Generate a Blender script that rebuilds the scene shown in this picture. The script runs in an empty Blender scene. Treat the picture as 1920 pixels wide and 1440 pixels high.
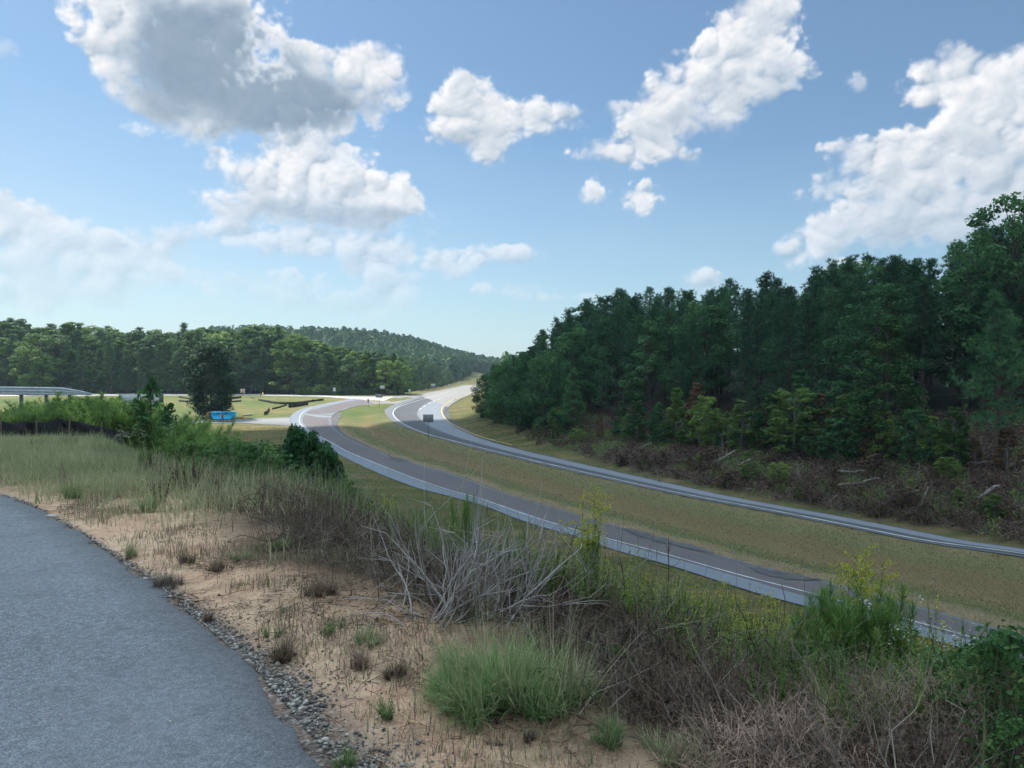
import bpy, math, random
import numpy as np

rng = np.random.default_rng(7)
random.seed(7)
C = bpy.context.scene.collection
R = math.radians
FPX = 1430.0            # focal length of the photograph in its own pixels (1920 wide)
PITCH = R(1.12)
EYE = np.array([0.0, 0.0, 1.6])

# ------------------------------------------------------------------ camera, world, sun, exposure
sc = bpy.context.scene
cam = bpy.data.cameras.new('camera')
cam.sensor_width = 36.0
cam.lens = FPX / 1920 * 36
cam.clip_start = 0.05
cam.clip_end = 12000
co = bpy.data.objects.new('camera', cam)
C.objects.link(co)
co.location = EYE
co.rotation_euler = (math.pi / 2 - PITCH, 0, 0)
sc.camera = co
SUN_EL, SUN_AZ = 48.0, -46.0      # azimuth from +Y, negative to the left
SKY_STRENGTH = 0.055
sc.view_settings.view_transform = 'Standard'
sc.view_settings.look = 'None'
sc.view_settings.exposure = 0.86
sc.view_settings.gamma = 1
sc.view_settings.use_curve_mapping = False
sc.cycles.use_denoising = True
sc.cycles.max_bounces = 8
sc.cycles.diffuse_bounces = 4
sc.cycles.glossy_bounces = 2
sc.cycles.transmission_bounces = 4
sc.cycles.volume_bounces = 1
sc.cycles.transparent_max_bounces = 6

S = np.array([math.sin(R(SUN_AZ)) * math.cos(R(SUN_EL)), math.cos(R(SUN_AZ)) * math.cos(R(SUN_EL)), math.sin(R(SUN_EL))])
sun = bpy.data.lights.new('sun', 'SUN')
sun.energy = 5.0
sun.angle = R(0.55)
sun.color = (1.0, 0.94, 0.85)
so = bpy.data.objects.new('sun', sun)
C.objects.link(so)
from mathutils import Vector
so.rotation_euler = Vector(S).to_track_quat('Z', 'Y').to_euler()

# ------------------------------------------------------------------ noise in numpy
_tab = np.random.default_rng(11).random((8, 256, 256)).astype(np.float32)
def vnoise(x, y, s=0):
    xi = np.floor(x).astype(np.int64); yi = np.floor(y).astype(np.int64)
    fx = (x - xi).astype(np.float32); fy = (y - yi).astype(np.float32)
    fx = fx * fx * (3 - 2 * fx); fy = fy * fy * (3 - 2 * fy)
    t = _tab[s % 8]
    x0 = xi & 255; x1 = (xi + 1) & 255; y0 = yi & 255; y1 = (yi + 1) & 255
    a = t[x0, y0]; b = t[x1, y0]; c = t[x0, y1]; d = t[x1, y1]
    return (a + (b - a) * fx) * (1 - fy) + (c + (d - c) * fx) * fy
def fbm(x, y, o=4, s=0, g=0.5):
    r = 0; a = 1; n = 0
    for i in range(o):
        r = r + a * vnoise(x * 2.03 ** i + 17.3 * i, y * 2.03 ** i + 9.1 * i, s + i); n += a; a *= g
    return r / n
def billow(x, y, o=5, s=0, g=0.52):
    r = 0; a = 1; n = 0
    for i in range(o):
        ang = 0.6 * i; ca, sa = math.cos(ang), math.sin(ang)
        xx = (x * ca - y * sa) * 2.07 ** i + 13.7 * i; yy = (x * sa + y * ca) * 2.07 ** i + 5.3 * i
        r = r + a * np.abs(2 * vnoise(xx, yy, s + i) - 1); n += a; a *= g
    return r / n
def sstep(a, b, x):
    t = np.clip((x - a) / (b - a), 0, 1)
    return t * t * (3 - 2 * t)

# ------------------------------------------------------------------ sky: Nishita + cumulus drawn by direction
#  px, py, rx, ry in the direction space of the view; opacity
CLOUDS = [
 # big grey cumulus upper left
 (330, 35, 185, 150, 1), (340, 140, 150, 110, 1), (470, 190, 230, 68, 1), (610, 165, 160, 60, 1), (690, 135, 85, 52, 1),
 (235, 105, 85, 60, 1), (400, 222, 120, 34, 1), (742, 188, 38, 26, 1), (300, -60, 120, 90, 1), (400, -20, 90, 90, 1), (560, 120, 60, 40, 1), (180, 20, 16, 20, .8),
 # second cumulus under it
 (590, 345, 165, 66, 1), (500, 385, 140, 48, 1), (560, 285, 80, 40, 1), (690, 375, 100, 56, 1), (415, 290, 30, 30, .9), (630, 285, 40, 26, .6), (620, 400, 160, 40, .9), (325, 375, 8, 7, .6),
 # middle
 (905, 225, 98, 66, 1), (880, 172, 60, 36, 1), (1000, 222, 60, 42, .95), (1068, 222, 36, 20, .8), (925, 278, 50, 30, .95), (840, 200, 36, 30, 1),
 # upper right tower
 (1330, 165, 112, 74, 1), (1400, 95, 95, 78, 1), (1430, 25, 70, 48, .9), (1245, 215, 85, 46, 1), (1185, 284, 95, 30, .95), (1165, 200, 30, 15, .5), (1302, 296, 20, 18, .6), (1470, 140, 55, 44, .8),
 (1200, 371, 46, 26, .95), (1108, 358, 32, 22, .85),
 # right bank
 (1780, 150, 88, 52, 1), (1890, 165, 95, 75, 1), (1870, 265, 130, 85, 1), (1700, 315, 145, 66, 1), (1590, 280, 60, 22, .8), (1575, 430, 90, 48, 1),
 (1700, 410, 170, 62, 1), (1860, 370, 120, 90, 1), (1485, 472, 46, 26, .9), (1560, 350, 60, 24, .5), (2000, 240, 150, 160, 1), (1320, 524, 46, 20, .9), (1590, 500, 36, 14, .8), (1605, 155, 26, 18, .45),
 # hazy banks low on the left and middle
 (55, 440, 120, 66, .85), (160, 470, 125, 60, .8), (0, 400, 70, 50, .85), (250, 490, 110, 46, .75), (330, 448, 70, 26, .7), (90, 530, 220, 60, .5), (5, 85, 30, 20, .25), (-120, 450, 160, 90, .8),
 (700, 470, 110, 44, .8), (570, 455, 100, 36, .75), (745, 530, 66, 44, .65), (920, 478, 112, 22, .8), (960, 545, 95, 17, .6), (310, 512, 120, 26, .55), (500, 535, 130, 34, .5), (650, 570, 160, 26, .35),
 (420, 440, 110, 24, .7), (1040, 560, 80, 14, .4), (830, 500, 60, 26, .7), (1120, 560, 60, 10, .3),
]
def px_to_angles(px, py):
    cx = (px - 960) / FPX; cy = (py - 720) / FPX
    dy = math.cos(PITCH) - cy * math.sin(PITCH); dz = -math.sin(PITCH) - cy * math.cos(PITCH)
    return math.degrees(math.atan2(cx, dy)), math.degrees(math.atan2(dz, math.hypot(cx, dy)))
def cloud_density(A, E):
    """A, E in degrees -> density field, smooth body, opacity"""
    wx = A + .55 * (fbm(A * .5, E * .5, 3, 1) - .5) * 2; wy = E + .5 * (fbm(A * .5 + 40, E * .5, 3, 2) - .5) * 2
    wx = wx + .30 * (fbm(A * 1.9, E * 1.9, 4, 4) - .5) * 2; wy = wy + .26 * (fbm(A * 1.9 + 9, E * 1.9 + 7, 4, 5) - .5) * 2
    D = np.full(A.shape, -2.0, np.float32); OP = np.zeros(A.shape, np.float32); W = np.full(A.shape, 1e-6, np.float32); UP = np.zeros(A.shape, np.float32)
    for (px, py, rx, ry, op) in CLOUDS:
        a, e = px_to_angles(px, py)
        ca = math.cos(R(a))
        ra = math.degrees(rx / FPX) * ca * ca * 1.06; re = math.degrees(ry / FPX) * ca * 1.04
        u = (wx - a) / ra; v = (wy - e) / re
        q = u * u + v * v
        d = (1 - q) * min(1.0, (re / 2.2) ** .6)
        D = np.maximum(D, d) + 0.10 * np.exp(-np.abs(D - d) * 6)
        w = np.exp(-q * 1.5) + 1e-9; OP += w * op; W += w; UP += w * np.clip(v, -1.5, 1.5)
    OP = OP / W; UP = UP / W
    far = sstep(40, 52, np.abs(A)); far = np.maximum(far, sstep(27, 33, E))   # clouds beside and behind the view
    k = 12 / (6 + np.maximum(E, 0))
    g = fbm(A * .09, E * .13 * k ** .5 + 31, 5, 6)
    D = D * (1 - far) + far * np.maximum((g - .56) * 7, -2); OP = OP * (1 - far) + far
    return D, OP, UP
def make_cloud_image(name, w, h, a0, a1, e0, e1):
    A, E = np.meshgrid(np.linspace(a0, a1, w, dtype=np.float32), np.linspace(e0, e1, h, dtype=np.float32))
    body, OP, UP = cloud_density(A, E)
    f = 0.50; fy = .58; sx, sy = -.55, .8
    b1 = billow(A * f, E * fy, 6, 3, .46)
    fine = fbm(A * 2.4, E * 2.6, 5, 6) - .5
    D = body + 1.15 * (b1 - .33) + .45 * fine
    soft = .46 + .35 * sstep(.2, -1, UP) + .5 * sstep(.5, .7, fbm(A * .3 + 5, E * .3, 3, 7))      # ragged soft undersides, crisp tops
    al = sstep(0.0, soft, D) * OP
    def lit(st, o): return billow(A * f, E * fy, o, 3, .42) - billow((A + sx * st) * f, (E + sy * st) * fy, o, 3, .42)
    emb = np.clip(lit(.7, 3) * 1.3 + lit(.3, 4) * 1.1 + lit(.13, 5) * .8, -.9, .9)
    big = np.zeros_like(A)          # the thick grey hearts
    for (px, py, rx, ry, k) in [(400, 120, 190, 110, 1.0), (520, 190, 220, 60, 1.0), (330, 170, 110, 60, .8), (400, 40, 90, 60, .45), (640, 410, 160, 30, .55), (540, 400, 120, 30, .4), (900, 262, 90, 30, .3), (1280, 240, 90, 34, .25), (1400, 170, 90, 40, .25), (1740, 440, 190, 36, .35), (1860, 330, 100, 60, .25), (1700, 360, 130, 40, .2)]:
        a, e = px_to_angles(px, py); ra = math.degrees(rx / FPX) * math.cos(R(a)) ** 2; re = math.degrees(ry / FPX)
        wob = .5 * (fbm(A * .45, E * .45, 5, 2) - .5)
        big = np.maximum(big, k * sstep(1.2, .55, np.sqrt(((A - a) / ra) ** 2 + ((E - e) / re) ** 2) + wob))
    low = sstep(15, 3, E)           # far clouds fade into the air near the horizon
    rim = sstep(.95, .15, D)
    br = .87 + .36 * emb * (1 - .8 * big) * (.55 + .45 * rim) + .16 * rim * sstep(-.6, .5, UP + .6 * emb) - .07 * sstep(.1, -1, UP) - .40 * big * sstep(.15, .75, D)
    br = np.clip(br, .36, 1.06)
    cool = np.clip(1.0 - br, 0, .7)
    r = br * (1 - .60 * cool); g = br * (1 - .20 * cool); b = br * (1.0 + .16 * cool) + .02
    wash = low * .30
    r = r * (1 - wash) + wash * .62; g = g * (1 - wash) + wash * .74; b = b * (1 - wash) + wash * .88
    al = al * (1 - .32 * low)
    veil = np.maximum(.10, .66 * sstep(27, 0, E) * (.5 + .5 * sstep(25, -34, A)) * (.8 + .4 * (fbm(A * .12, E * .3, 4, 4) - .5))); gl_ = .12 * sstep(0, -34, A) * sstep(20, 2, E)
    fr = al / np.maximum(al + veil * (1 - al), 1e-4)
    r = r * fr + (1 - fr) * (.66 + gl_); g = g * fr + (1 - fr) * (.79 + gl_ * .7); b = b * fr + (1 - fr) * .92
    al = (al + veil * (1 - al)) * sstep(-.6, .6, E)
    img = bpy.data.images.new(name, w, h, alpha=True, float_buffer=True)
    img.colorspace_settings.name = 'Non-Color'
    buf = np.stack([r, g, b, al], -1).astype(np.float32)
    img.pixels.foreach_set(buf.ravel())
    img.update(); img.pack()
    return img
FA, FE0, FE1 = 46.0, -1.0, 36.0
img_front = make_cloud_image('cumulus_front', 1900, 780, -FA, FA, FE0, FE1)
img_all = make_cloud_image('cumulus_all', 1024, 256, -180, 180, 0, 90)

world = bpy.data.worlds.new('World'); sc.world = world; world.use_nodes = True
nt = world.node_tree; nt.nodes.clear()
class NB:
    def __init__(s, nt): s.nt = nt
    def n(s, t, **k):
        o = s.nt.nodes.new(t)
        for a, b in k.items(): setattr(o, a, b)
        return o
    def l(s, a, b): s.nt.links.new(a, b)
    def m(s, op, a, b=None, c=None, clamp=False):
        o = s.n('ShaderNodeMath', operation=op, use_clamp=clamp)
        for i, v in enumerate((a, b, c)):
            if v is None: continue
            if isinstance(v, (int, float)): o.inputs[i].default_value = v
            else: s.l(v, o.inputs[i])
        return o.outputs[0]
    def mix(s, f, a, b, typ='RGBA', blend='MIX'):
        o = s.n('ShaderNodeMix', data_type=typ, blend_type=blend)
        ia, ib, out = (6, 7, 2) if typ == 'RGBA' else (2, 3, 0)
        for i, v in ((0, f), (ia, a), (ib, b)):
            if isinstance(v, (int, float)): o.inputs[i].default_value = v
            elif isinstance(v, tuple): o.inputs[i].default_value = v if len(v) == 4 else (*v, 1)
            else: s.l(v, o.inputs[i])
        return o.outputs[out]
    def noise(s, scale, detail=4, rough=.55, vec=None, dist=0, out=0):
        o = s.n('ShaderNodeTexNoise'); o.inputs['Scale'].default_value = scale; o.inputs['Detail'].default_value = detail
        o.inputs['Roughness'].default_value = rough; o.inputs['Distortion'].default_value = dist
        if vec is not None: s.l(vec, o.inputs['Vector'])
        return o.outputs[out]
    def ramp(s, f, stops):
        o = s.n('ShaderNodeValToRGB'); e = o.color_ramp.elements
        while len(e) < len(stops): e.new(.5)
        for el, (p, c) in zip(e, stops):
            el.position = p; el.color = c if len(c) == 4 else (*c, 1)
        s.l(f, o.inputs[0]); return o.outputs[0]
    def maprange(s, f, a, b, c=0., d=1.):
        o = s.n('ShaderNodeMapRange'); s.l(f, o.inputs[0])
        for i, v in zip((1, 2, 3, 4), (a, b, c, d)): o.inputs[i].default_value = v
        return o.outputs[0]
    def attr(s, name, out='Fac'):
        return s.n('ShaderNodeAttribute', attribute_name=name).outputs[out]
w_ = NB(nt)
tc = w_.n('ShaderNodeTexCoord'); sep = w_.n('ShaderNodeSeparateXYZ'); w_.l(tc.outputs['Generated'], sep.inputs[0])
az = w_.m('MULTIPLY', w_.m('ARCTAN2', sep.outputs[0], sep.outputs[1]), 180 / math.pi)
el = w_.m('MULTIPLY', w_.m('ARCSINE', sep.outputs[2]), 180 / math.pi)
def win_uv(a0, a1, e0, e1):
    c = w_.n('ShaderNodeCombineXYZ')
    w_.l(w_.m('DIVIDE', w_.m('SUBTRACT', az, a0), a1 - a0), c.inputs[0]); w_.l(w_.m('DIVIDE', w_.m('SUBTRACT', el, e0), e1 - e0), c.inputs[1])
    return c.outputs[0]
tf = w_.n('ShaderNodeTexImage', image=img_front, extension='EXTEND', interpolation='Cubic'); w_.l(win_uv(-FA, FA, FE0, FE1), tf.inputs[0])
ta = w_.n('ShaderNodeTexImage', image=img_all, extension='EXTEND'); w_.l(win_uv(-180, 180, 0, 90), ta.inputs[0])
inside = w_.m('MULTIPLY', w_.m('LESS_THAN', w_.m('ABSOLUTE', az), FA - .5), w_.m('MULTIPLY', w_.m('LESS_THAN', el, FE1 - .5), w_.m('GREATER_THAN', el, FE0 + .1)))
ccol = w_.mix(inside, ta.outputs[0], tf.outputs[0])
calp = w_.mix(inside, ta.outputs[1], tf.outputs[1], 'FLOAT')
sky = w_.n('ShaderNodeTexSky', sky_type='NISHITA'); sky.sun_disc = False
sky.sun_elevation = R(SUN_EL); sky.sun_rotation = R(SUN_AZ); sky.air_density = 1.0; sky.dust_density = 0.5; sky.ozone_density = 1.5; sky.altitude = 100
CLOUD_GAIN = 9.6
cc = w_.n('ShaderNodeVectorMath', operation='SCALE'); w_.l(ccol, cc.inputs[0]); cc.inputs['Scale'].default_value = CLOUD_GAIN
tint = w_.mix(1.0, sky.outputs[0], (0.82, 1.06, 1.15, 1), blend='MULTIPLY')
fin = w_.mix(calp, tint, cc.outputs[0])
bg = w_.n('ShaderNodeBackground'); w_.l(fin, bg.inputs[0]); bg.inputs[1].default_value = SKY_STRENGTH
wo = w_.n('ShaderNodeOutputWorld'); w_.l(bg.outputs[0], wo.inputs[0])
world.cycles.sampling_method = 'MANUAL'; world.cycles.sample_map_resolution = 512

# ------------------------------------------------------------------ object helpers
def tag(o, label=None, cat=None, group=None, kind=None):
    if label: o['label'] = label
    if cat: o['category'] = cat
    if group: o['group'] = group
    if kind: o['kind'] = kind
    return o
def empty(name, loc=(0, 0, 0), rz=0.0):
    o = bpy.data.objects.new(name, None); C.objects.link(o); o.location = loc; o.rotation_euler = (0, 0, rz); o.empty_display_size = .2
    return o
def mesh_np(name, parts, mat, smooth=False):
    """parts: list of (V(n,3), F(m,k), var(n)) with k 3 or 4"""
    me = bpy.data.meshes.new(name)
    Vs = [p[0] for p in parts]; off = 0; loops = []; starts = []; tot = 0; vr = []
    for p in parts:
        F = p[1]; k = F.shape[1]
        loops.append((F + off).ravel()); starts.append(tot + np.arange(len(F)) * k); tot += F.size
        off += len(p[0]); vr.append(p[2] if len(p) > 2 and p[2] is not None else np.full(len(p[0]), .5))
    V = np.concatenate(Vs).astype(np.float32)
    L = np.concatenate(loops).astype(np.int32); ST = np.concatenate(starts).astype(np.int32)
    me.vertices.add(len(V)); me.vertices.foreach_set('co', V.ravel())
    me.loops.add(len(L)); me.loops.foreach_set('vertex_index', L)
    me.polygons.add(len(ST)); me.polygons.foreach_set('loop_start', ST)
    me.update(calc_edges=True)
    if smooth: me.polygons.foreach_set('use_smooth', np.ones(len(ST), bool))
    a = me.attributes.new('var', 'FLOAT', 'POINT'); a.data.foreach_set('value', np.concatenate(vr).astype(np.float32))
    if mat: me.materials.append(mat)
    return me
def obj(name, me, parent=None):
    o = bpy.data.objects.new(name, me); C.objects.link(o)
    if parent is not None: o.parent = parent
    return o
def part(name, parts, mat, parent=None, smooth=False):
    return obj(name, mesh_np(name, parts, mat, smooth), parent)
def dup(root, loc, rz=0., scale=None, label=None, group=None):
    r = root.copy(); C.objects.link(r); r.location = loc; r.rotation_euler = (0, 0, rz)
    if scale is not None: r.scale = scale
    if label: r['label'] = label
    if group: r['group'] = group
    for ch in root.children:
        c = ch.copy(); C.objects.link(c); c.parent = r
        for g in ch.children:
            d = g.copy(); C.objects.link(d); d.parent = c
    return r

# ------------------------------------------------------------------ vectorised geometry
def norm(v): return v / np.maximum(np.linalg.norm(v, axis=-1, keepdims=True), 1e-9)
def blades(base, length, az, lean, curve, width, segs=2, var=None):
    """grass blades: narrow tapered strips bending over; all arguments arrays of n"""
    n = len(base); length = np.broadcast_to(length, n); az = np.broadcast_to(az, n); lean = np.broadcast_to(lean, n); curve = np.broadcast_to(curve, n); width = np.broadcast_to(width, n)
    d = np.stack([np.cos(az), np.sin(az), np.zeros(n)], -1); s = np.stack([-np.sin(az), np.cos(az), np.zeros(n)], -1)
    tw = rng.uniform(-.8, .8, n)[:, None]; s = norm(s + d * tw)
    V = np.zeros((n, 2 * segs + 1, 3)); p = base.astype(float).copy(); a = lean.copy().astype(float)
    for k in range(segs + 1):
        wk = (width * (1 - (k / (segs)) ** 1.4))[:, None] * .5
        if k < segs:
            V[:, 2 * k] = p - s * wk; V[:, 2 * k + 1] = p + s * wk
        else: V[:, 2 * segs] = p
        st = (length / segs)[:, None]
        p = p + st * (d * np.sin(a)[:, None] + np.array([0, 0, 1.]) * np.cos(a)[:, None]); a = a + curve / segs
    i = (np.arange(n) * (2 * segs + 1))[:, None]
    Q = []
    for k in range(segs - 1):
        Q.append(np.concatenate([i + 2 * k, i + 2 * k + 1, i + 2 * k + 3, i + 2 * k + 2], 1))
    T = np.concatenate([i + 2 * segs - 2, i + 2 * segs - 1, i + 2 * segs], 1)
    var = rng.random(n) if var is None else var
    vv = np.repeat(var, 2 * segs + 1)
    V = V.reshape(-1, 3)
    out = [(V, T, vv)]
    if Q:
        # quads index the same vertices: give them their own vertex copy to keep parts separate
        out = [(V, np.concatenate([np.concatenate([q[:, :3], q[:, [0, 2, 3]]]) for q in Q] + [T]), vv)]
    return out[0]
def tubes(P, rad, sides=3, var=None):
    """P (n,K,3), rad (n,K)"""
    P = np.asarray(P, float); n, K, _ = P.shape; rad = np.broadcast_to(rad, (n, K))
    t = np.gradient(P, axis=1); t = norm(t)
    ref = np.where(np.abs(t[..., 2:3]) > .9, np.array([1., 0, 0]), np.array([0, 0, 1.]))
    u = norm(np.cross(t, ref)); v = np.cross(t, u)
    V = np.zeros((n, K, sides, 3))
    for j in range(sides):
        a = 2 * math.pi * j / sides
        V[:, :, j] = P + rad[..., None] * (u * math.cos(a) + v * math.sin(a))
    idx = np.arange(n * K * sides).reshape(n, K, sides)
    q = []
    for j in range(sides):
        j2 = (j + 1) % sides
        q.append(np.stack([idx[:, :-1, j], idx[:, :-1, j2], idx[:, 1:, j2], idx[:, 1:, j]], -1).reshape(-1, 4))
    var = rng.random(n) if var is None else var
    parts = (V.reshape(-1, 3), np.concatenate(q), np.repeat(var, K * sides))
    return parts
def leaves(c, nrm, size, aspect=.55, var=None, droop=.0):
    """folded rhombic leaves, two triangles each"""
    n = len(c); nrm = norm(nrm); size = np.broadcast_to(size, n)[:, None]
    r = rng.normal(size=(n, 3)); a = norm(np.cross(nrm, r)); b = np.cross(nrm, a)
    a = norm(a - np.array([0, 0, droop])); 
    V = np.stack([c - a * size * .5, c + b * size * .5 * aspect + nrm * size * .12, c + a * size * .5, c - b * size * .5 * aspect + nrm * size * .12], 1)
    i = (np.arange(n) * 4)[:, None]
    F = np.concatenate([np.concatenate([i, i + 1, i + 2], 1), np.concatenate([i, i + 2, i + 3], 1)])
    var = rng.random(n) if var is None else var
    return (V.reshape(-1, 3), F, np.repeat(var, 4))
def needles(c, axis, length, width, spread=1.1, k=10):
    """tufts of k needles round an axis"""
    n = len(c); c = np.repeat(c, k, 0); ax = np.repeat(norm(axis), k, 0)
    d = norm(ax + rng.normal(size=(n * k, 3)) * spread * .62); L = np.repeat(np.broadcast_to(length, n), k)[:, None] * rng.uniform(.75, 1.1, (n * k, 1))
    s = norm(np.cross(d, rng.normal(size=(n * k, 3)))) * width * .5
    V = np.stack([c - s, c + s, c + d * L], 1); 
    F = np.arange(n * k * 3).reshape(-1, 3)
    return (V.reshape(-1, 3), F, np.repeat(np.repeat(rng.random(n), k), 3))
def box(cx, cy, cz, sx, sy, sz):
    v = np.array([[x, y, z] for x in (-.5, .5) for y in (-.5, .5) for z in (-.5, .5)]) * [sx, sy, sz] + [cx, cy, cz]
    f = np.array([[0, 1, 3, 2], [4, 6, 7, 5], [0, 4, 5, 1], [2, 3, 7, 6], [0, 2, 6, 4], [1, 5, 7, 3]])
    return (v, f, None)
def bbox(cx, cy, cz, sx, sy, sz, b=.02):
    """box with chamfered edges"""
    vs = []
    for x in (-1, 1):
        for y in (-1, 1):
            for z in (-1, 1):
                for ax in range(3):
                    p = np.array([x * sx / 2, y * sy / 2, z * sz / 2])
                    for k in range(3):
                        if k != ax: p[k] -= (x, y, z)[k] * b
                    vs.append(p + [cx, cy, cz])
    import bmesh
    bm = bmesh.new(); [bm.verts.new(v) for v in vs]; bmesh.ops.convex_hull(bm, input=bm.verts); bmesh.ops.triangulate(bm, faces=bm.faces)
    bm.verts.ensure_lookup_table(); bm.verts.index_update()
    V = np.array([v.co[:] for v in bm.verts]); F = np.array([[v.index for v in f.verts] for f in bm.faces]); bm.free()
    return (V, F, None)
def cyl(p0, p1, r0, r1=None, sides=10, cap=True):
    r1 = r0 if r1 is None else r1
    V, F, v = tubes(np.array([[p0, p1]]), np.array([[r0, r1]]), sides)
    if cap:
        T = []
        for base in (0, sides):
            for j in range(1, sides - 1): T.append([base, base + j, base + j + 1])
        F = np.concatenate([np.concatenate([F[:, :3], F[:, [0, 2, 3]]]), np.array(T)])
    return (V, F, None)

# ------------------------------------------------------------------ picture -> place
def ray(px, py):
    cx = (px - 960) / FPX; cy = (py - 720) / FPX
    return np.array([cx, math.cos(PITCH) - cy * math.sin(PITCH), -math.sin(PITCH) - cy * math.cos(PITCH)])
def at_y(px, py, Y):
    d = ray(px, py); return EYE + d * (Y / d[1])
def Hh(y):                      # how far the highway lies below the eye
    return 10 + 5 * sstep(260, -60, np.asarray(y, float)) * 1.0
def z_hw(y): return 1.6 - Hh(y)
def on_hw(px, py, dz=0.0):
    d = ray(px, py); Y = 150.
    lo, hi = 5., 3000.
    for _ in range(60):
        Y = (lo + hi) / 2
        z = 1.6 + d[2] * Y / d[1]
        if z > z_hw(Y): lo = Y
        else: hi = Y
    p = EYE + d * (Y / d[1]); p[2] = float(z_hw(p[1])) + dz
    return p
def poly_hw(pts): return np.array([on_hw(*p) for p in pts])
def resample(P, n):
    P = np.asarray(P, float)
    # Catmull-Rom then arc-length resample
    Q = np.vstack([2 * P[0] - P[1], P, 2 * P[-1] - P[-2]]); out = []
    for i in range(1, len(Q) - 2):
        for t in np.linspace(0, 1, 12, endpoint=False):
            a, b, c, d = Q[i - 1], Q[i], Q[i + 1], Q[i + 2]
            out.append(.5 * (2 * b + (c - a) * t + (2 * a - 5 * b + 4 * c - d) * t * t + (3 * b - a - 3 * c + d) * t ** 3))
    out.append(P[-1]); out = np.array(out)
    s = np.concatenate([[0], np.cumsum(np.linalg.norm(np.diff(out, axis=0), axis=1))]); u = np.linspace(0, s[-1], n)
    return np.stack([np.interp(u, s, out[:, k]) for k in range(out.shape[1])], -1)
def seg_dist(x, y, P):
    """distance to polyline P(xy) and side (+ = right of its direction)"""
    best = np.full(x.shape, 1e9); side = np.zeros(x.shape)
    for a, b in zip(P[:-1], P[1:]):
        ab = b - a; t = np.clip(((x - a[0]) * ab[0] + (y - a[1]) * ab[1]) / (ab @ ab), 0, 1)
        dx = x - a[0] - t * ab[0]; dy = y - a[1] - t * ab[1]; d = np.hypot(dx, dy)
        cr = ab[1] * (x - a[0]) - ab[0] * (y - a[1])
        m = d < best - 1e-9; best = np.where(m, d, best); side = np.where(m, np.sign(cr), side)
    return best, side

# the two carriageways and the pale road, as edges seen from here
A_out = poly_hw([(664, 747), (630, 753), (595, 760), (565, 767), (548, 777), (543, 787), (552, 802), (570, 815), (612, 840), (649, 860), (704, 886), (773, 913), (832, 929), (905, 949), (977, 977), (1080, 1009), (1160, 1035), (1249, 1060), (1331, 1086), (1425, 1116), (1504, 1137), (1669, 1180), (1762, 1206), (1912, 1248), (2300, 1360)])
A_in = poly_hw([(702, 756), (690, 759), (667, 762), (640, 771), (625, 780), (622, 790), (627, 802), (650, 820), (680, 835), (710, 847), (740, 860), (770, 868), (868, 896), (941, 924), (1014, 946), (1123, 977), (1219, 1006), (1328, 1037), (1437, 1066), (1547, 1091), (1656, 1122), (1762, 1150), (1856, 1176), (1918, 1192), (2300, 1290)])
A_line = poly_hw([(584, 765), (567, 775), (561, 790), (570, 802), (585, 812), (620, 830), (650, 847), (697, 867), (745, 886), (795, 905), (850, 923), (905, 938), (977, 964), (1087, 998), (1214, 1032), (1267, 1047), (1387, 1081), (1519, 1115), (1650, 1151), (1744, 1177), (1837, 1203), (1918, 1226), (2300, 1338)])
B_out = poly_hw([(874, 721), (827, 732), (795, 741), (765, 750), (744, 757), (723, 768), (722, 774), (728, 784), (740, 793), (765, 804), (788, 812), (835, 826), (885, 840), (967, 860), (1055, 881), (1144, 901), (1287, 932), (1431, 959), (1575, 987), (1719, 1016), (1815, 1031), (1918, 1046), (2300, 1110)])
B_in = poly_hw([(911, 727), (890, 737), (863, 749), (846, 760), (841, 769), (843, 779), (854, 793), (874, 807), (906, 821), (938, 832), (997, 848), (1084, 868), (1172, 888), (1240, 903), (1383, 934), (1527, 960), (1671, 987), (1815, 1015), (1918, 1030), (2300, 1090)])
CREST = np.array([(60, -60), (12, -8), (4.0, 0), (2.4, 2.5), (1.2, 4.4), (-.7, 6.6), (-3.1, 10.5), (-7.5, 15), (-12.5, 23), (-17, 31), (-30, 42), (-60, 56), (-100, 80), (-240, 150)], float)
EDGE = np.array([(6, -9), (2.6, -2.2), (.55, 1.1), (-.73, 3.05), (-1.38, 4.01), (-2.2, 5.05), (-3.12, 6.13), (-4.75, 7.95), (-6.7, 9.95), (-11, 14.2), (-18, 20.5), (-30, 30), (-60, 50)], float)
B_in2 = B_in[::1, :2]
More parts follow.
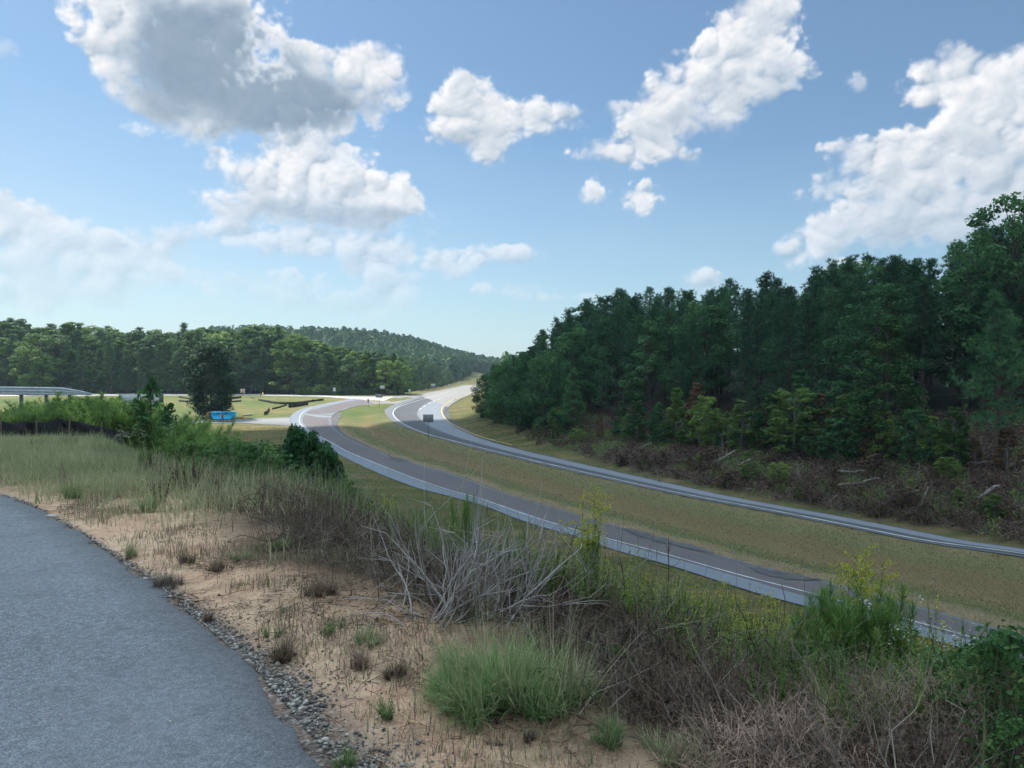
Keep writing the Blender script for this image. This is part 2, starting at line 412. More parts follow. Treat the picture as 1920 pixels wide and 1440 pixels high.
def hgt(x, y, rough=True):
    x = np.asarray(x, float); y = np.asarray(y, float)
    zh = z_hw(y)
    # far hill behind the left wood
    zh = zh + 37 / (1 + np.exp(np.clip((x + 80) / 30, -30, 30))) * np.exp(-((y - 800) / 190.) ** 2) * sstep(420, 560, y)
    zh = zh + 10 * sstep(900, 1500, y)
    # right hillside
    d, s = seg_dist(x, y, B_in2)
    rise = np.where(s < 0, 0.21 * np.maximum(d - 1.5, 0) - .07 * np.maximum(d - 34, 0), 0)
    zh = zh + np.minimum(rise, 26) * sstep(-40, 10, x + 20) * sstep(420, 250, y)
    # roads' ditch in the median and the far verge
    da, sa = seg_dist(x, y, A_in[:, :2])
    db, sb = seg_dist(x, y, B_out[:, :2])
    med = np.minimum(da, db)
    ditch = np.where((sa < 0) & (sb > 0), sstep(.5, 9, med) * 1.0, 0) * sstep(240, 130, y)
    zh = zh - ditch
    # near plateau
    dc, scn = seg_dist(x, y, CREST)
    W = 26 + 40 * sstep(8, 50, y) + 10 * sstep(0, -40, y)
    dAo, sAo = seg_dist(x, y, A_out[:, :2])
    c_ = np.where(scn > 0, dc, 0)
    onway = ((sAo < 0) & (scn > 0) & (y < 150) & (x > -45)) | (x > 60)
    tA = np.where(onway, 1, c_ / (c_ + np.maximum(dAo - 4, 0) + 1e-6))
    t = np.clip(np.maximum(c_ / W, tA), 0, 1)
    ex = 1.75 - .35 * sstep(14, 34, y)
    t = 1 - (1 - t) ** ex
    zp = -0.058 * np.maximum(y - 9, 0) * sstep(-2, 22, 60 - y)
    z = zp * (1 - t) + zh * t
    if rough:
        drd = np.minimum(seg_dist(x, y, A_out[:, :2])[0], np.minimum(da, seg_dist(x, y, B_out[:, :2])[0]))
        m = sstep(1.0, 8, np.minimum(drd, d)) * np.where((s < 0), 1, .35)
        inside_A = (seg_dist(x, y, A_out[:, :2])[1] < 0) & (sa > 0)
        m = np.where(inside_A | ((sb < 0) & (s > 0)), 0, m)
        z = z + m * (fbm(x * .12, y * .12, 3, 1) - .5) * 1.3 * (t > .02) * np.where(s < 0, 1, .5) * sstep(330, 200, y)
        de, se = seg_dist(x, y, EDGE)
        nr = sstep(0.05, .9, de) * (se > 0) * (t < .5)
        z = z + nr * ((fbm(x * .9, y * .9, 4, 2) - .5) * .16 + (fbm(x * 5, y * 5, 3, 3) - .5) * .035 + .02)
        z = np.where((se <= 0) & (t < .5), z - .06 * sstep(.05, .3, de), z)
    return z
def hz(x, y): return float(hgt(np.array([x]), np.array([y]))[0])
def hza(x, y): return hgt(x, y)
def on_ground(px, py, y0=1.5, y1=900.):
    d = ray(px, py); ys = np.geomspace(y0, y1, 1500); xs = d[0] / d[1] * ys; zs = 1.6 + d[2] / d[1] * ys
    g = hgt(xs, ys); i = np.argmax(g > zs)
    if not (g > zs).any(): i = len(ys) - 1
    return np.array([xs[i], ys[i], g[i]])

# ------------------------------------------------------------------ materials
def new_mat(name):
    m = bpy.data.materials.new(name); m.use_nodes = True; m.node_tree.nodes.clear()
    return m, NB(m.node_tree)
def finish(b, col, rough=.8, spec=.25, bump=None, bs=.3, bd=.02, metal=0., trans=None):
    p = b.n('ShaderNodeBsdfPrincipled')
    if isinstance(col, tuple): p.inputs['Base Color'].default_value = (*col[:3], 1)
    else: b.l(col, p.inputs['Base Color'])
    if isinstance(rough, (int, float)): p.inputs['Roughness'].default_value = rough
    else: b.l(rough, p.inputs['Roughness'])
    p.inputs['Specular IOR Level'].default_value = spec; p.inputs['Metallic'].default_value = metal
    if bump is not None:
        bp = b.n('ShaderNodeBump'); bp.inputs['Strength'].default_value = bs; bp.inputs['Distance'].default_value = bd
        b.l(bump, bp.inputs['Height']); b.l(bp.outputs[0], p.inputs['Normal'])
    sh = p.outputs[0]
    if trans is not None:
        t = b.n('ShaderNodeBsdfTranslucent')
        if isinstance(col, tuple): t.inputs[0].default_value = (*col[:3], 1)
        else: b.l(col, t.inputs[0])
        mx = b.n('ShaderNodeMixShader'); mx.inputs[0].default_value = trans; b.l(sh, mx.inputs[1]); b.l(t.outputs[0], mx.inputs[2]); sh = mx.outputs[0]
    o = b.n('ShaderNodeOutputMaterial'); b.l(sh, o.inputs[0])
def leaf_mat(name, c1, c2, c3=None, trans=.3, objvar=.35, rough=.6):
    m, b = new_mat(name)
    v = b.attr('var')
    stops = [(0, c1), (1, c2)] if c3 is None else [(0, c1), (.6, c2), (1, c3)]
    col = b.ramp(v, stops)
    oi = b.n('ShaderNodeObjectInfo'); f = b.maprange(oi.outputs['Random'], 0, 1, 1 - objvar, 1 + objvar)
    hs = b.n('ShaderNodeHueSaturation'); b.l(col, hs.inputs['Color']); b.l(f, hs.inputs['Value'])
    b.l(b.maprange(oi.outputs['Random'], 0, 1, .515, .485), hs.inputs['Hue'])
    finish(b, hs.outputs[0], max(rough, .7), .12, trans=trans)
    return m
def plain(name, c, rough=.7, metal=0., noise=0., scale=8., spec=.3):
    m, b = new_mat(name)
    tcn = b.n('ShaderNodeTexCoord')
    if noise:
        n = b.noise(scale, 5, .6, tcn.outputs['Object'])
        col = b.mix(b.maprange(n, .3, .7), tuple(x * (1 - noise) for x in c), tuple(min(1, x * (1 + noise)) for x in c))
        finish(b, col, rough, spec, n, .2, .01, metal)
    else: finish(b, c, rough, spec, metal=metal)
    return m
M = {}
M['pine'] = leaf_mat('pine_needles', (.028, .085, .045), (.085, .19, .085), trans=.25)
M['broad'] = leaf_mat('broad_leaves', (.034, .10, .042), (.095, .21, .075), trans=.35)
M['broad_pale'] = leaf_mat('light_leaves', (.05, .11, .028), (.13, .22, .055), trans=.35)  # lighter, yellower green leaf colour
M['far_leaf'] = leaf_mat('far_leaves', (.04, .09, .036), (.11, .19, .065), trans=.35, objvar=.3)
M['ridge_leaf'] = leaf_mat('ridge_leaves', (.03, .08, .04), (.075, .15, .065), trans=.25, objvar=.1)
M['autumn'] = leaf_mat('autumn_leaves', (.08, .06, .03), (.17, .10, .045), trans=.3)
M['lone_leaf'] = leaf_mat('shade_dark_leaves', (.018, .045, .022), (.035, .085, .038), trans=.08)  # shadow side of the backlit tree put into a darker leaf colour
M['kudzu'] = leaf_mat('broad_weed_leaves', (.03, .085, .03), (.075, .16, .05), (.15, .19, .06), trans=.3, rough=.85)
M['gold_leaf'] = leaf_mat('weed_leaves', (.07, .15, .036), (.20, .29, .065), trans=.35)
M['fennel'] = leaf_mat('fennel_leaves', (.08, .18, .045), (.19, .31, .085), trans=.4)
M['flower'] = leaf_mat('yellow_florets', (.34, .36, .05), (.60, .56, .10), trans=.3, objvar=.15)
M['thicket'] = leaf_mat('thicket_leaves', (.15, .28, .07), (.34, .46, .14), trans=.5)
M['tanbrush'] = leaf_mat('tan_brush', (.11, .08, .06), (.38, .29, .21), trans=.1)
M['white_flower'] = leaf_mat('white_florets', (.45, .48, .42), (.7, .7, .62), trans=.2, objvar=.1)
M['bark'] = plain('bark', (.085, .065, .052), .9, noise=.45, scale=3)
M['palebark'] = plain('pale_bark', (.19, .17, .15), .9, noise=.4, scale=4)
M['wood'] = plain('cut_wood', (.45, .33, .18), .8, noise=.2, scale=9)
M['deadstem'] = leaf_mat('dead_stems', (.24, .215, .20), (.48, .44, .41), trans=0, objvar=.1, rough=.9)
M['brownstem'] = leaf_mat('brown_stems', (.05, .038, .028), (.22, .165, .12), trans=.1, objvar=.15, rough=.9)
M['graybrush'] = leaf_mat('grey_brush', (.12, .10, .08), (.34, .29, .24), trans=0, objvar=.1, rough=.9)
M['grass'] = leaf_mat('green_grass', (.085, .16, .055), (.20, .29, .11), (.38, .38, .22), trans=.35, objvar=.12)
M['clump'] = leaf_mat('clump_grass', (.12, .24, .07), (.28, .42, .16), (.45, .48, .26), trans=.4, objvar=.15)
M['fieldgrass'] = leaf_mat('field_grass', (.16, .21, .09), (.36, .38, .21), (.62, .53, .36), trans=.35, objvar=.05)
M['drygrass'] = leaf_mat('dry_grass', (.15, .105, .08), (.34, .26, .19), trans=.25, objvar=.2)
M['litter'] = leaf_mat('litter', (.05, .03, .022), (.17, .115, .075), trans=.05, objvar=.05)
M['mown'] = leaf_mat('mown_grass', (.17, .19, .08), (.23, .19, .095), (.34, .28, .18), trans=.5, objvar=.05)
M['stone'] = leaf_mat('stones', (.10, .09, .085), (.30, .27, .24), (.55, .5, .45), trans=0, objvar=.05, rough=.8)
M['steel'] = plain('galvanised_steel', (.50, .55, .58), .6, .1, .15, 3)
M['signback'] = plain('sign_back', (.24, .25, .26), .6, .3, .15, 5)
M['signgrey'] = plain('sign_grey', (.42, .46, .46), .6, .1, .1, 5)
M['postgrey'] = plain('post_grey', (.13, .14, .14), .7, .4)
M['white'] = plain('white_paint', (.75, .75, .73), .6)
M['red'] = plain('red_paint', (.52, .035, .03), .5)
M['orange'] = plain('orange_plastic', (.75, .13, .03), .6)
M['yellowp'] = plain('yellow_paint', (.68, .52, .05), .6)
M['blue'] = plain('blue_steel', (.015, .42, .75), .45, noise=.08, scale=1.5)
M['darkblue'] = plain('dark_opening', (.008, .02, .035), .7)
M['rust'] = plain('rusty_red', (.33, .075, .05), .8, noise=.3, scale=3)
M['black'] = plain('black_steel', (.02, .02, .022), .7)
M['rubber'] = plain('rubber', (.018, .018, .018), .85)
M['fabric'] = plain('silt_fabric', (.018, .018, .02), .85, noise=.5, scale=3)
M['stake'] = plain('wood_stake', (.11, .085, .06), .9, noise=.3)
M['concrete'] = plain('concrete', (.42, .43, .42), .85, noise=.15, scale=2)
M['cloud'] = None

def asphalt_near():
    m, b = new_mat('near_asphalt'); tcn = b.n('ShaderNodeTexCoord'); P = tcn.outputs['Object']
    n1 = b.noise(105, 3, .7, P); n2 = b.noise(.9, 5, .55, P); n3 = b.noise(28, 4, .7, P)
    vo = b.n('ShaderNodeTexVoronoi'); vo.inputs['Scale'].default_value = 120; b.l(P, vo.inputs['Vector'])
    base = b.ramp(b.m('ADD', b.m('MULTIPLY', n1, .65), b.m('MULTIPLY', n3, .35)), [(.38, (.06, .067, .077)), (.5, (.175, .19, .21)), (.62, (.36, .375, .39))])
    base = b.mix(b.maprange(n2, .35, .7, 0., .4), base, (.10, .108, .118))
    speck = b.ramp(vo.outputs['Color'], [(.93, (0, 0, 0)), (.97, (1, 1, 1))])
    base = b.mix(b.m('MULTIPLY', speck, .5), base, (.42, .43, .43))
    hgtn = b.m('ADD', b.m('MULTIPLY', vo.outputs['Distance'], -.6), n1)
    base = b.mix(b.maprange(b.noise(.35, 5, .6, P), .4, .62, 0., .35), base, (.26, .275, .30))
    base = b.mix(b.maprange(b.noise(6, 4, .6, P), .55, .75, 0., .45), base, (.075, .08, .09))
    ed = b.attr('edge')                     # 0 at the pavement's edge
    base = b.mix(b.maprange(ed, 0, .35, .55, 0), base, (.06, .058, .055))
    finish(b, base, .82, .3, hgtn, .9, .006)
    return m
M['asphalt'] = asphalt_near()
def road_mat(name, stops, scale=1.0, crack=.35):
    """stops: colour across the road by uv.y"""
    m, b = new_mat(name); tcn = b.n('ShaderNodeTexCoord'); P = tcn.outputs['Object']
    uv = b.n('ShaderNodeUVMap'); uv.uv_map = 'UVMap'; sp = b.n('ShaderNodeSeparateXYZ'); b.l(uv.outputs[0], sp.inputs[0])
    wob = b.m('MULTIPLY', b.m('SUBTRACT', b.noise(.15, 4, .6, P), .5), .05)
    col = b.ramp(b.m('ADD', sp.outputs[1], wob), stops)
    n = b.noise(1.3, 6, .65, P); n2 = b.noise(.08, 4, .5, P)
    mp = b.n('ShaderNodeMapping'); mp.inputs['Scale'].default_value = (.05, 14, 1); b.l(uv.outputs[0], mp.inputs[0]); st = b.noise(1.0, 4, .6, mp.outputs[0])
    f = b.m('ADD', b.m('ADD', b.m('MULTIPLY', n, .35), b.m('MULTIPLY', n2, .4)), b.m('MULTIPLY', st, .4))
    hs = b.n('ShaderNodeHueSaturation'); b.l(col, hs.inputs['Color']); b.l(b.maprange(f, .3, .85, .78, 1.2), hs.inputs['Value'])
    finish(b, hs.outputs[0], .85, .25, n, .3, .01)
    return m
SH = (.15, .175, .205); LN = (.105, .095, .10); DK = (.06, .064, .072)
M['roadA'] = road_mat('highway_asphalt', [(0, DK), (.015, SH), (.30, SH), (.335, (.09, .087, .09)), (.36, LN), (.93, LN), (.95, SH), (1, DK)])
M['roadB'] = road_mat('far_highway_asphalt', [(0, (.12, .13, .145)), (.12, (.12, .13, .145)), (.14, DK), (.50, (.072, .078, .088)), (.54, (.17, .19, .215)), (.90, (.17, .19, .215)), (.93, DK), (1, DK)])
M['roadfar'] = road_mat('sunlit_concrete', [(0, (.20, .195, .19)), (.5, (.235, .23, .22)), (1, (.20, .195, .185))])
M['junction'] = road_mat('junction_asphalt', [(0, (.20, .195, .19)), (.5, (.18, .175, .17)), (1, (.2, .195, .19))])
M['drive'] = road_mat('driveway_asphalt', [(0, (.12, .12, .12)), (.3, (.21, .215, .22)), (.7, (.17, .175, .18)), (1, (.11, .11, .11))])
M['patch'] = plain('asphalt_patch', (.08, .08, .084), .9, noise=.3, scale=.8)
M['palepatch'] = plain('pale_patch', (.165, .18, .20), .85, noise=.15, scale=.5)
M['paint'] = plain('road_paint', (.42, .44, .46), .7, noise=.4, scale=.9)
M['ypaint'] = plain('yellow_road_paint', (.56, .40, .11), .7, noise=.18, scale=1.5)

def ground_mat():
    m, b = new_mat('ground'); tcn = b.n('ShaderNodeTexCoord'); P = tcn.outputs['Object']
    sand, slash, wood, lush = b.attr('sand'), b.attr('slash'), b.attr('wood'), b.attr('lush')
    big = b.noise(.035, 4, .55, P); mid = b.noise(.35, 5, .6, P); fine = b.noise(5, 5, .7, P); grit = b.noise(60, 4, .7, P)
    mp = b.n('ShaderNodeMapping'); mp.inputs['Rotation'].default_value = (0, 0, R(-55)); mp.inputs['Scale'].default_value = (.05, .55, .3); b.l(P, mp.inputs[0]); streak = b.noise(1., 5, .6, mp.outputs[0])
    g = b.ramp(b.m('ADD', b.m('MULTIPLY', streak, .55), b.m('ADD', b.m('MULTIPLY', mid, .25), b.m('MULTIPLY', fine, .2))),
               [(.36, (.05, .062, .022)), (.46, (.075, .085, .028)), (.54, (.125, .105, .045)), (.64, (.20, .155, .085))])
    lg = b.ramp(b.m('ADD', b.m('MULTIPLY', big, .5), b.m('MULTIPLY', mid, .5)), [(.36, (.055, .085, .026)), (.48, (.09, .115, .034)), (.56, (.15, .125, .055)), (.64, (.19, .15, .08))])
    ba = b.attr('band')
    bw = b.m('ADD', ba, b.m('MULTIPLY', b.m('SUBTRACT', b.m('ADD', b.m('MULTIPLY', mid, .5), b.m('MULTIPLY', streak, .5)), .5), .55))
    bc = b.ramp(bw, [(0, (.20, .155, .095)), (.10, (.19, .15, .085)), (.20, (.075, .10, .032)), (.34, (.10, .105, .04)), (.48, (.13, .095, .042)), (.66, (.115, .08, .034)), (.78, (.085, .095, .034)), (.92, (.12, .115, .05)), (1, (.16, .125, .06))])
    bm_ = b.mix(b.maprange(fine, .35, .7, .0, .55), bc, (.235, .20, .125))
    g = b.mix(b.attr('median'), g, bm_)
    col = b.mix(lush, g, lg)
    sl = b.ramp(b.m('ADD', b.m('MULTIPLY', mid, .5), b.m('MULTIPLY', fine, .5)), [(.35, (.022, .016, .013)), (.55, (.06, .043, .034)), (.7, (.12, .09, .07))])
    col = b.mix(slash, col, sl)
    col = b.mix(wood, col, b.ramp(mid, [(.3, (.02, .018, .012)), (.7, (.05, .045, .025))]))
    sd = b.ramp(b.m('ADD', b.m('MULTIPLY', mid, .35), b.m('ADD', b.m('MULTIPLY', fine, .35), b.m('MULTIPLY', grit, .3))),
                [(.36, (.10, .075, .06)), (.44, (.36, .24, .16)), (.53, (.64, .44, .29)), (.68, (.82, .61, .42))])
    reds = b.mix(b.maprange(b.noise(1.1, 4, .6, P), .45, .62), sd, (.46, .22, .13))
    sd = b.mix(.3, sd, reds)
    col = b.mix(sand, col, sd)
    gv = b.attr('grav'); vg = b.n('ShaderNodeTexVoronoi'); vg.inputs['Scale'].default_value = 55; b.l(P, vg.inputs['Vector'])
    col = b.mix(b.m('MULTIPLY', gv, b.maprange(fine, .3, .6, .55, 1.)), col, b.ramp(vg.outputs['Color'], [(.2, (.05, .045, .042)), (.6, (.14, .125, .115)), (.95, (.36, .34, .31))]))
    hh = b.m('ADD', b.m('MULTIPLY', fine, .7), b.m('MULTIPLY', grit, .35))
    finish(b, col, .95, .1, hh, .8, .05)
    return m
M['ground'] = ground_mat()

# ------------------------------------------------------------------ terrain
def VERGE(y): return 1.0 + 8 * sstep(85, 160, y)
def terrain():
    rr = np.concatenate([np.geomspace(.6, 2800, 400)])
    th = np.concatenate([np.arange(-180, -48, 4.), np.arange(-48, 48, .3), np.arange(48, 180.1, 4.)])
    Rr, Th = np.meshgrid(rr, np.radians(th), indexing='ij')
    x = Rr * np.sin(Th); y = Rr * np.cos(Th)
    z = hgt(x, y)
    n, k = x.shape; idx = np.arange(n * k).reshape(n, k)
    F = np.stack([idx[:-1, :-1], idx[1:, :-1], idx[1:, 1:], idx[:-1, 1:]], -1).reshape(-1, 4)
    V = np.stack([x, y, z], -1).reshape(-1, 3)
    me = mesh_np('ground', [(V, F, None)], M['ground'], True)
    xf, yf = V[:, 0], V[:, 1]
    dc, s_c = seg_dist(xf, yf, CREST); db, s_b = seg_dist(xf, yf, B_in2); de, s_e = seg_dist(xf, yf, EDGE)
    sc_ = np.where(s_c > 0, dc, -dc)
    wob = (fbm(xf * .6, yf * .6, 4, 3) - .5)
    nearz = 1.1 * sstep(14, 7, yf)
    sand = sstep(.5, -.5, sc_ + nearz + wob * 1.5) * (1 - .75 * sstep(8, 14, yf + wob * 5))
    slash = np.where(s_b < 0, sstep(0, 1.5, db - VERGE(yf) + wob * 2), 0) * sstep(-20, 5, xf) * sstep(230, 140, yf + 0 * xf)
    slash = np.maximum(slash, sstep(-.7, .1, sc_ + nearz + wob * .8) * sstep(8, 3, sc_ + wob * 3) * .9 * sstep(30, 15, yf))
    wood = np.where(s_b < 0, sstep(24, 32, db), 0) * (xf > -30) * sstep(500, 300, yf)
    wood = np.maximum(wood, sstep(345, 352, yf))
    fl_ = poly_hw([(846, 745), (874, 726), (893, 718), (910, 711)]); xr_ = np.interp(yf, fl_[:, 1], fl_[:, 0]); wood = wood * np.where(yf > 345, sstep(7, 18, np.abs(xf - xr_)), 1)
    lush = sstep(150, 175, yf) * (xf < -20) * sstep(-10, -45, xf)
    dA, sA = seg_dist(xf, yf, A_in[:, :2]); dB, sB = seg_dist(xf, yf, B_out[:, :2])
    band = dA / (dA + dB + 1e-6); median = ((sA < 0) & (sB > 0)).astype(float) * sstep(190, 150, yf)
    grav = np.where(s_e > 0, sstep(1.0, 0, de / np.interp(yf, [1, 4.5, 8, 14], [.9, .28, .12, .10]) + wob * .9), 1) * (yf < 40)
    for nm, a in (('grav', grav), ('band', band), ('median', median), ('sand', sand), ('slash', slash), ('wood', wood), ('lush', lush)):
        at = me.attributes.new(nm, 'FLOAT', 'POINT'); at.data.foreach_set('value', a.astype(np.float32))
    o = obj('ground', me); tag(o, 'sloping grass and sandy ground of the verge and valley', kind='structure')
    return o
terrain()

# ------------------------------------------------------------------ near road
def near_road():
    E = resample(np.c_[EDGE, np.zeros(len(EDGE))], 900)[:, :2]
    t = np.gradient(E, axis=0); t = t / np.linalg.norm(t, axis=1)[:, None]; nrm_ = np.stack([-t[:, 1], t[:, 0]], -1)   # to the left
    s = np.concatenate([[0], np.cumsum(np.linalg.norm(np.diff(E, axis=0), axis=1))])
    jit = (fbm(s * 3.1, s * 0, 4, 5) - .5) * .16 + (fbm(s * 14, s * 0 + 3, 3, 6) - .5) * .09
    E = E - nrm_ * jit[:, None]
    offs = np.array([0.0, 0.012, .04, .12, .4, 1, 2, 3.6, 5.5, 7.2])
    V = []; ed = []
    for k, o in enumerate(offs):
        P = E + nrm_ * o
        z = -0.058 * np.maximum(P[:, 1] - 9, 0) * sstep(-2, 22, 60 - P[:, 1]) + np.where(o < .005, -.07, .012 + min(o, .12) * .12 + o * .004)
        if 0 < o < .3: z = z + (fbm(s * 9, s * 0 + o * 30, 3, 2) - .5) * .02
        V.append(np.c_[P, z]); ed.append(np.full(len(P), o))
    V = np.array(V); n, k, _ = V.shape; idx = np.arange(n * k).reshape(n, k)
    F = np.stack([idx[:-1, :-1], idx[:-1, 1:], idx[1:, 1:], idx[1:, :-1]], -1).reshape(-1, 4)
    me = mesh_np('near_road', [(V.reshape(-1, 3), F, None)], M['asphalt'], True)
    a = me.attributes.new('edge', 'FLOAT', 'POINT'); a.data.foreach_set('value', np.concatenate(ed).astype(np.float32))
    tag(obj('near_road', me), 'worn grey asphalt road under the viewer in the lower left', kind='structure')
near_road()

# ------------------------------------------------------------------ highway
def ribbon(name, P, Q, mat, n=260, dz=.06, cols=9, label=None):
    P = resample(P, n); Q = resample(Q, n)
    ln = np.concatenate([[0], np.cumsum(np.linalg.norm(np.diff(P, axis=0), axis=1))])
    w = np.linspace(0, 1, cols)
    V = P[:, None] * (1 - w[None, :, None]) + Q[:, None] * w[None, :, None]
    V[..., 2] = z_hw(V[..., 1]) + dz + .02 * np.sin(w * math.pi)[None]
    idx = np.arange(n * cols).reshape(n, cols)
    F = np.stack([idx[:-1, :-1], idx[:-1, 1:], idx[1:, 1:], idx[1:, :-1]], -1).reshape(-1, 4)
    me = mesh_np(name, [(V.reshape(-1, 3), F, None)], mat, True)
    uvl = me.uv_layers.new(name='UVMap')
    uv = np.stack([np.repeat(ln, cols), np.tile(w, n)], -1)[F.ravel()]
    uvl.data.foreach_set('uv', uv.astype(np.float32).ravel())
    return tag(obj(name, me), label, kind='structure')
def strip(name, pts, width, mat, dz=.10, n=160, label=None, world=False):
    P = pts if world else resample(poly_hw(pts), n)
    t = np.gradient(P[:, :2], axis=0); t /= np.linalg.norm(t, axis=1)[:, None]; nn = np.stack([-t[:, 1], t[:, 0]], -1) * width / 2
    V = np.concatenate([np.c_[P[:, :2] - nn, z_hw(P[:, 1]) + dz], np.c_[P[:, :2] + nn, z_hw(P[:, 1]) + dz]]); k = len(P); i = np.arange(k - 1)
    F = np.stack([i, i + 1, i + 1 + k, i + k], -1)
    return tag(part(name, [(V, F, None)], mat), label, kind='structure')
def patch(name, pts, mat, dz, label):
    P = poly_hw(pts)
    if mat is M['patch']:
        P = resample(np.vstack([P, P[:1]]), 90)[:-1]; a_ = np.arange(len(P)); c_ = P.mean(0)
        d_ = norm(np.gradient(P[:, :2], axis=0)); n_ = np.stack([-d_[:, 1], d_[:, 0]], -1)
        P[:, :2] += n_ * ((fbm(a_ * .35, a_ * 0. + P[0, 0], 4, 3) - .5) * 1.0)[:, None]
    V = np.c_[P[:, :2], z_hw(P[:, 1]) + dz]
    me = bpy.data.meshes.new(name); me.from_pydata([tuple(v) for v in V], [], [tuple(range(len(V)))]); me.materials.append(mat)
    me.uv_layers.new(name='UVMap')
    return tag(obj(name, me), label, kind='structure')
ribbon('road', A_out, A_in, M['roadA'], 300, .07, 11, 'near carriageway of the highway curving away below')
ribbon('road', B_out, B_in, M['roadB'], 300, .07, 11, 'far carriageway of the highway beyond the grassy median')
# pale road from the left and the junction
W_top = poly_hw([(-200, 741), (0, 739), (300, 737), (439, 736.6), (544, 739.6), (640, 743), (700, 743.7), (740, 743.6)])
W_bot = poly_hw([(-200, 745), (0, 743), (300, 741.5), (439, 741), (544, 742.8), (600, 744), (660, 748), (720, 752)])
M['sideroad'] = road_mat('pale_concrete', [(0, (.38, .37, .36)), (1, (.38, .37, .36))])
ribbon('road', W_top, W_bot, M['sideroad'], 160, .045, 5, 'pale sunlit road running left from the junction')
patch('junction', [(600, 743.5), (640, 743), (737, 743.6), (780, 740), (827, 732), (795, 742), (764, 751), (744, 757.5), (720, 757), (702, 757.5), (690, 760), (640, 753), (664, 747.5)], M['junction'], .055, 'pale junction where the ramp meets the highway')
F_l = poly_hw([(907, 711), (893, 716), (874, 721), (850, 727), (827, 732), (804, 737), (780, 740)])
F_r = poly_hw([(913, 726), (900, 731), (885, 739), (868, 746), (856, 752), (846, 759), (840, 764)])
ribbon('road', F_l, F_r, M['roadfar'], 120, .085, 7, 'sunlit stretch of highway climbing to the distant wood')
D_t = poly_hw([(549, 782), (520, 783), (480, 785), (446, 787), (400, 788), (330, 789)])
D_b = poly_hw([(545, 799), (515, 797), (487, 796), (450, 793.5), (400, 793.5), (330, 794)])
ribbon('driveway', D_t, D_b, M['drive'], 80, .05, 5, 'short grey driveway joining the ramp from the left')
strip('road_marking', A_line, .26, M['paint'], .13, label='white edge line of the near carriageway', world=True) if False else strip('road_marking', resample(A_line, 240), .15, M['paint'], .12, label='white edge line of the near carriageway', world=True)
B_line = [(880, 722), (840, 735), (796, 748), (773, 755), (749, 763), (740, 769), (737, 776), (742, 785), (757, 796), (780, 807), (804, 816), (843, 826), (890, 838), (967, 857), (1000, 865), (1144, 898), (1287, 929), (1431, 956), (1575, 984), (1719, 1013), (1815, 1027), (1918, 1041), (2300, 1104)]
strip('road_marking', B_line, .24, M['paint'], .13, 300, label='white edge line beside the median on the far carriageway')
strip('road_marking', [(909, 722), (882, 737), (859, 746), (843, 754), (831, 763), (828, 771), (832, 782), (843, 793), (859, 802), (882, 813), (915, 824), (960, 836)], .22, M['ypaint'], .14, 160, label='yellow edge line on the inside of the far curve')
strip('road_marking', [(660, 821), (690, 836), (740, 858), (800, 876), (868, 897.5), (941, 926), (1014, 948), (1123, 979), (1219, 1008), (1328, 1039), (1437, 1068)], .12, M['palepatch'], .12, 160, label='faded line along the inner edge of the near carriageway')
for a, b_ in [((825.5, 748.3), (821.5, 749.9)), ((816, 752.2), (811.5, 754)), ((807.5, 755.8), (802.5, 758.4)), ((798.5, 760.4), (793.5, 763.8)), ((790.5, 765.6), (785.5, 769.8))]:
    strip('lane_dash', [a, b_], .32, M['paint'], .13, 4, label='white lane dash on the far curve')
patch('road_patch', [(784, 771), (812, 771), (812, 778), (790, 789), (786, 783)], M['palepatch'], .125, 'pale square repair on the far curve behind the sign')
patch('road_patch', [(571, 776), (622, 781), (622, 784), (600, 784), (566, 778)], M['palepatch'], .125, 'pale strip across the near curve')
patch('road_patch', [(588, 767.5), (640, 770.2), (632, 775), (622, 779), (600, 778), (574, 774)], M['roadA'], .121, 'dark repaired section at the top of the near curve')
patch('road_patch', [(1165, 993), (1190, 997), (1240, 1009), (1328, 1035), (1318, 1036), (1260, 1024), (1200, 1008)], M['patch'], .125, 'dark broken asphalt along the inner edge of the near carriageway')
patch('road_patch', [(1408, 1067), (1422, 1064), (1440, 1071), (1500, 1082), (1545, 1092), (1500, 1092), (1455, 1086), (1425, 1078)], M['patch'], .125, 'dark crumbled patch nearer the right edge')
patch('road_patch', [(727, 859), (745, 859.5), (760, 863), (770, 868), (745, 866), (733, 863)], M['patch'], .125, 'small dark repair halfway along the near carriageway')
patch('road_shoulder', [(836, 776), (841, 776), (846, 785), (858, 796), (878, 808), (906, 821.5), (938, 832.5), (906, 824), (880, 812), (858, 800), (842, 788)], M['patch'], .128, 'dark strip of shoulder inside the yellow line')
patch('road_shoulder', [(625, 780), (632, 774.5), (640, 775), (638, 784), (633, 795), (640, 808), (660, 822), (700, 842), (680, 835), (650, 820), (627, 803), (621, 790)], M['patch'], .03, 'dark crumbling shoulder at the inside of the near curve')

